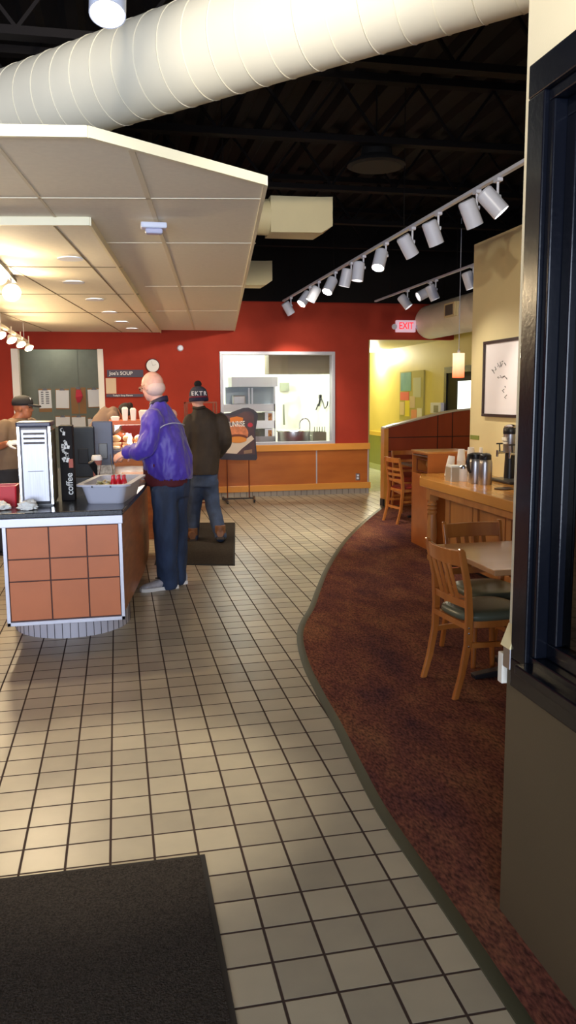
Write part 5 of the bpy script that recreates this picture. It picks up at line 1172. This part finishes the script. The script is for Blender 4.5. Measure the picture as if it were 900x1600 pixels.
m = MB(); oval(m, [(hL.lerp(hR, .5)+Vector((0, 0, -.05)), .15, .165), (hip+Vector((0, 0, -.03)), .165, .17), (hip+Vector((0, 0, .045)), .165, .17)], Fd)
limb(m, [hL, kL, aL+Vector((.0, 0, .03)), aL+Vector((0, 0, -.03))], [.122, .098, .088, .09]); limb(m, [hR, kR, aR+Vector((0, 0, .03)), aR+Vector((0, 0, -.03))], [.122, .096, .085, .085])
bake(m, 'jeans', JEAN, t, .011, 5, folds(.012, 10, 5))
SH = mat('sneaker_grey', s2l(176, 172, 176), .5, var=.15, vscale=30); SO = mat('sole_white', s2l(232, 230, 226), .5)
s1 = shoe(t, (aL.x+.075, aL.y+.02, .0), (aL.x-.225, aL.y-.075, .0), 'sneaker', SH, SO, .09, .052)
s2 = shoe(t, (aR.x+.08, aR.y+.02, 0), (aR.x-.21, aR.y-.05, 0), 'sneaker', SH, SO, .09, .052)
MB().tube([(aL.x-.06, aL.y-.05, .095), (aL.x-.09, aL.y-.07, .11), (aL.x-.10, aL.y-.03, .10)], .006, 6).build('lace', BLACKPL, s1)

# ---- customer in the knitted hat
YM = 8.85
t = thing('person', 'person in a knitted bobble hat and dark brown coat walking away', 'person', (.92, YM, 0))
hc = wy(309, 622, YM); Fd = Vector((.12, 1, 0)).normalized(); Fh = Vector((-.38, .92, 0)).normalized()
nk = wy(312, 638, YM); shL = wy(297, 657, YM+.02); shR = wy(345, 657, YM-.03); elL = wy(293, 693, YM+.0); elR = wy(351, 690, YM-.02); wrL = wy(302, 712, YM+.2); wrR = wy(341, 711, YM+.17)
hip = wy(319, 744, YM); hL = wy(308, 754, YM+.02); hR = wy(328, 754, YM); kL = wy(303, 798, YM+.12); kR = wy(334, 796, YM-.0); aL = wy(301, 835, YM+.10); aR = wy(344, 834, YM-.12)
m = MB(); q = head(m, hc, Fh, .05, .98); m.tube([hc+Vector((0, 0, -.06)), nk, nk+Vector((.01, 0, -.06))], [.052, .056, .07], 14)
oval(m, [(hip+Vector((0, 0, -.1)), .10, .14), (hip, .11, .145), (wy(320, 715, YM), .105, .13), (wy(320, 680, YM), .11, .15), (wy(320, 655, YM), .09, .16), (wy(316, 645, YM), .06, .08)], Fd)
limb(m, [shL, elL, wrL], [.048, .04, .028]); limb(m, [shR, elR, wrR], [.048, .04, .028])
limb(m, [hL, kL, aL], [.085, .058, .04]); limb(m, [hR, kR, aR], [.085, .058, .04])
hand(m, wrL, (.1, .8, -.3), (.8, 0, -.3), .6); hand(m, wrR, (-.1, .8, -.3), (-.8, 0, -.3), .6, 1, -1)
bake(m, 'body', SKIN, t, .0075, 3); eyes(hc, q, t, .98)
COAT = mat('brown_coat', s2l(46, 36, 28), .75, var=.15, vscale=9, bump=.3, bscale=30)
m = MB(); oval(m, [(wy(319, 742, YM), .15, .158), (wy(319, 725, YM), .15, .165), (wy(320, 700, YM), .14, .165), (wy(321, 675, YM), .145, .185), (wy(320, 658, YM), .125, .185), (wy(318, 647, YM), .09, .13), (wy(313, 637, YM), .07, .075)], Fd)
limb(m, [shL, elL, wrL], [.08, .068, .048]); limb(m, [shR, elR, wrR], [.085, .078, .05])
ct = bake(m, 'coat', COAT, t, .012, 5, folds(.012, 9, 9), lambda c: c.z > wy(319, 741, YM).z or (c-hip).dot(Fd) > .3)
MB().tube(cat_rom([tuple(wy(*p_)) for p_ in ((302, 637, YM-.03), (310, 638, YM-.085), (320, 636, YM-.05))], 4), .016, 8).build('collar', COAT, ct, smooth='all')
m = MB(); oval(m, [(hL.lerp(hR, .5)+Vector((0, 0, -.04)), .12, .145), (hip, .125, .15), (hip+Vector((0, 0, .03)), .12, .145)], Fd)
limb(m, [hL, kL, aL, aL+Vector((0, 0, -.02))], [.10, .082, .072, .074]); limb(m, [hR, kR, aR, aR+Vector((.0, 0, -.02))], [.10, .08, .07, .072])
bake(m, 'jeans', mat('denim_blue', s2l(52, 66, 92), .8, var=.3, vscale=9, bump=.15, bscale=160), t, .011, 4, folds(.01, 11, 3))
BOOT = mat('boot_brown', s2l(112, 72, 44), .6, var=.2, vscale=20); BS = mat('boot_sole', s2l(50, 38, 30), .7)
for an, yh, rise in ((aL, .0, 0), (aR, -.02, .05)):
    hl = Vector((an.x-.01, an.y-.09, .005+rise)); te = Vector((an.x+.0+(.03 if rise else -.06), an.y+.19, .0)); s_ = shoe(t, hl, te, 'boot', BOOT, BS, .10, .052)
    MB().tube([(an.x, an.y-.02, .07+rise), (an.x, an.y-.02, .15+rise)], [.06, .058], 16).build('boot_cuff', BOOT, s_, smooth=True)
# hat
KN = mat('knit_grey', s2l(62, 62, 78), .9, bump=.8, bscale=120); NV = mat('knit_navy', s2l(32, 30, 62), .9, bump=.8, bscale=120); PR_ = mat('knit_red', s2l(120, 40, 60), .9)
hq = q; hb = hc+hq @ Vector((-.018, 0, .015))
ht = MB()
ht.rings([[hb+hq @ Vector((r_*1.12*math.cos(a_), r_*.95*math.sin(a_), z_)) for a_ in [2*PI*k/28 for k in range(28)]] for r_, z_ in ((.098, -.04), (.102, 0), (.098, .04), (.085, .075), (.06, .10), (.025, .115), (.002, .118))])
hat = ht.build('knitted_hat', KN, t, smooth='all')
MB().rings([[hb+hq @ Vector((r_*1.12*math.cos(a_), r_*.95*math.sin(a_), z_)) for a_ in [2*PI*k/28 for k in range(28)]] for r_, z_ in ((.100, -.052), (.108, -.045), (.108, -.018), (.100, -.012))]).build('hat_brim', NV, hat, smooth='all')
MB().rings([[hb+hq @ Vector((r_*1.12*math.cos(a_), r_*.95*math.sin(a_), z_)) for a_ in [2*PI*k/28 for k in range(28)]] for r_, z_ in ((.103, -.014), (.107, -.010), (.107, -.003), (.102, .001))]).build('hat_stripe', PR_, hat, smooth='all')
pm = MB(); pm.ell(hb+hq @ Vector((0, 0, .135)), (.042, .042, .038), None, 16, 12); pm_ = pm.build('bobble', mat('bobble_black', (.008, .008, .01), .95, bump=1, bscale=90), hat, smooth='all')
for ch_, ang in (('T', .14), ('R', .62), ('E', -.72), ('K', -.30)):
    a_ = ang; dirv = Vector((math.sin(a_), -math.cos(a_), 0)); pos = hb+Vector((dirv.x*.106, dirv.y*.113, .032))
    text(ch_, .062, pos, (PI/2, 0, a_), mat('knit_white', s2l(225, 225, 230), .9), hat, ext=.004)

# ---- counter worker with the cap
YE = 8.7
t = thing('person', 'worker in a black cap and brown shirt with white glove, at the left edge', 'person', (-.95, YE, 0))
hc = wy(37, 637, YE); Fh = Vector((.96, -.25, 0)).normalized(); Fd = Vector((.7, -.7, 0)).normalized()
nk = wy(29, 653, YE); shR = wy(6, 666, YE-.12); shL = wy(48, 663, YE+.12); elR = wy(-4, 696, YE-.18); wrR = wy(11, 693, YE-.36); elL = wy(54, 700, YE+.1); wrL = wy(38, 705, YE-.2)
hip = wy(14, 735, YE); hp = lambda s_, z_: Vector((hip.x+Fd.y*-s_*1.0*-1 if 0 else hip.x+(-Fd.y)*s_, hip.y+Fd.x*s_, z_))
m = MB(); q = head(m, hc, Fh, 0, .98); m.tube([hc+Vector((-.02, 0, -.06)), nk, nk+Vector((-.02, 0, -.06))], [.052, .057, .075], 14)
oval(m, [(hip+Vector((0, 0, -.1)), .11, .14), (hip, .12, .15), (wy(20, 700, YE), .12, .15), (wy(25, 672, YE), .11, .17), (wy(27, 660, YE), .08, .12)], Fd)
limb(m, [shL, elL, wrL], [.048, .042, .03]); limb(m, [shR, elR, wrR], [.048, .042, .03])
for s_ in (-1, 1): limb(m, [hp(s_*.09, hip.z-.08), hp(s_*.10, .48), hp(s_*.11, .08)], [.085, .06, .04])
hand(m, wrR, (.85, -.1, .1), (0, .3, -.9), .5); hand(m, wrL, (.3, -.8, .1), (0, .3, -.9), .5, 1, -1)
bake(m, 'body', SKIN2, t, .0075, 3); eyes(hc, q, t, .98)
m = MB(); hand(m, wrR, (.85, -.1, .1), (0, .3, -.9), .5, 1.22); bake(m, 'glove', mat('white_glove', s2l(236, 232, 226), .5), t, .006, 2)
TEE = mat('brown_tee', s2l(122, 100, 78), .85, var=.08, bump=.2, bscale=20)
m = MB(); oval(m, [(hip+Vector((0, 0, -.0)), .155, .175), (wy(17, 715, YE), .155, .18), (wy(22, 690, YE), .145, .18), (wy(25, 670, YE), .13, .19), (wy(27, 659, YE), .09, .14), (wy(28, 653, YE), .07, .08)], Fd)
limb(m, [shL, shL.lerp(elL, .75)], [.078, .075]); limb(m, [shR, shR.lerp(elR, .75)], [.078, .075])
ts = bake(m, 'shirt', TEE, t, .012, 4, folds(.010, 9, 13))
m = MB()
for (px, py, sz) in ((24, 664, .05), (22, 672, .04), (20, 680, .05), (16, 676, .03)):
    c_ = wy(px, py, YE)+Fd*.142; m.obox(c_, (sz, .006, sz*.6), (0, 0, math.atan2(Fd.x, -Fd.y)))
m.build('shirt_print', mat('print_orange', s2l(206, 156, 96), .8), ts)
m = MB(); oval(m, [(hip+Vector((0, 0, -.12)), .15, .165), (hip+Vector((0, 0, .03)), .165, .182)], Fd)
for s_ in (-1, 1): limb(m, [hp(s_*.09, hip.z-.06), hp(s_*.10, .48), hp(s_*.11, .10)], [.115, .085, .078])
bake(m, 'trousers', mat('black_trousers', (.018, .018, .022), .8), t, .013, 4)
for s_ in (-1, 1): c_ = hp(s_*.11, 0); shoe(t, c_-Fd*.09, c_+Fd*.19, 'shoe', BLACKPL, BLACKPL)
CAPM = mat('cap_black', (.02, .018, .02), .8)
cb = hc+q @ Vector((-.01, 0, .035)); cp2 = MB()
cp2.rings([[cb+q @ Vector((r_*1.14*math.cos(a_), r_*.96*math.sin(a_), z_)) for a_ in [2*PI*k/28 for k in range(28)]] for r_, z_ in ((.094, -.012), (.096, .02), (.088, .052), (.062, .078), (.02, .09), (.002, .09))])
cap = cp2.build('cap', CAPM, t, smooth='all')
br = MB(); br.rings([[cb+q @ Vector((.085+r_*math.cos(a_), .078*math.sin(a_), -.006-.0*r_+z_)) for a_ in [-PI/2+PI*k/12 for k in range(13)]] for r_, z_ in ((.10, -.012), (.108, -.004), (.10, .008))])
bm_ = br.bm
for v in bm_.verts:
    l_ = q.inverted() @ (v.co-cb); v.co += q @ Vector((0, 0, -.16*max(0, l_.x-.085)))
br.build('cap_peak', CAPM, cap)
MB().obox(cb+q @ Vector((.085, .0, .045)), (.012, .06, .04)).build('cap_badge', PAPER, cap)

# ---- worker bending behind the pastry case
YB = 10.05
t = thing('person', 'dark-haired worker in a grey-brown shirt bending over behind the pastry case', 'person', (-.25, YB, 0))
hip = wy(144, 706, YB); sp = wy(162, 664, YB); shl = wy(177, 648, YB); Fd = Vector((1, .1, 0)).normalized(); hc = wy(196, 647, YB)
shR = shl+Vector((.0, -.16, -.02)); shL = shl+Vector((.0, .16, -.02)); elR = wy(182, 674, YB-.14); wrR = wy(200, 684, YB-.1); elL = elR+Vector((.02, .3, 0)); wrL = wrR+Vector((.02, .22, 0))
m = MB(); q = head(m, hc, Fd, .95, .95); m.tube([shl, wy(188, 645, YB), hc], [.07, .055, .052], 14)
m.tube(cat_rom([tuple(p_) for p_ in (hip, sp, shl)], 5), [.13]*6+[.125]*5, 18); m.ell(shl, (.07, .16, .08)); m.ell(hip, (.12, .15, .12))
limb(m, [shR, elR, wrR], [.045, .04, .028]); limb(m, [shL, elL, wrL], [.045, .04, .028])
for s_ in (-1, 1): limb(m, [hip+Vector((0, s_*.09, -.05)), Vector((hip.x+.02, hip.y+s_*.10, .5)), Vector((hip.x-.03, hip.y+s_*.11, .08))], [.085, .06, .04])
hand(m, wrR, (.8, .1, -.4), (0, 0, -1), .5); hand(m, wrL, (.8, -.1, -.4), (0, 0, -1), .5, 1, -1)
bake(m, 'body', mat('skin_red', s2l(190, 104, 62), .5), t, .008, 3); eyes(hc, q, t, .95)
m = MB(); m.tube(cat_rom([tuple(p_) for p_ in (hip, sp, shl)], 5), [.155]*6+[.15]*5, 18); m.ell(shl, (.085, .185, .10)); m.ell(hip, (.14, .165, .13))
limb(m, [shR, shR.lerp(elR, .8)], [.075, .07]); limb(m, [shL, shL.lerp(elL, .8)], [.075, .07])
bake(m, 'shirt', mat('taupe_tee', s2l(136, 112, 96), .85), t, .013, 4, folds(.01, 9, 21))
m = MB(); m.ell(hip+Vector((0, 0, -.08)), (.145, .17, .13))
for s_ in (-1, 1): limb(m, [hip+Vector((0, s_*.09, -.05)), Vector((hip.x+.02, hip.y+s_*.10, .5)), Vector((hip.x-.03, hip.y+s_*.11, .10))], [.11, .085, .078])
bake(m, 'trousers', mat('black_trousers', (.018, .018, .022), .8), t, .014, 4)
for s_ in (-1, 1): shoe(t, (hip.x-.10, hip.y+s_*.11, 0), (hip.x+.16, hip.y+s_*.11, 0), 'shoe', BLACKPL, BLACKPL)
m = MB(); m.ell(hc+q @ Vector((-.03, 0, .03)), (.098, .088, .095), q, 20, 14); m.ell(hc+q @ Vector((-.05, 0, .11)), (.04, .04, .035), q); m.tube([hc+q @ Vector((-.02, .06, 0)), hc+q @ Vector((.03, .08, -.09))], [.03, .012], 8)
bake(m, 'hair', mat('hair_dark', (.018, .012, .01), .6, bump=.6, bscale=120), t, .009, 3)

# ================================================================== LIGHT
w = bpy.data.worlds.new('world'); scn.world = w; w.use_nodes = True
bg = w.node_tree.nodes['Background']; bg.inputs[0].default_value = (.62, .74, 1, 1); bg.inputs[1].default_value = .14
L1 = light('AREA', (-1.6, -2.98, 1.6), 190, (.74, .83, 1), 4.6, (-1.6, 5, 2.5), sy_=2.4, name='assumed_daylight_fill'); L1.data.spread = math.radians(95)  # unseen fill panel added behind the camera, for daylight assumed from that side

vs_ = scn.view_settings; vs_.view_transform = 'Standard'; vs_.look = 'None'; vs_.gamma = 1; vs_.exposure = .08; vs_.use_curve_mapping = False
scn.cycles.use_denoising = True
scn.cycles.max_bounces = 8; scn.cycles.transparent_max_bounces = 12; scn.cycles.sample_clamp_indirect = 4
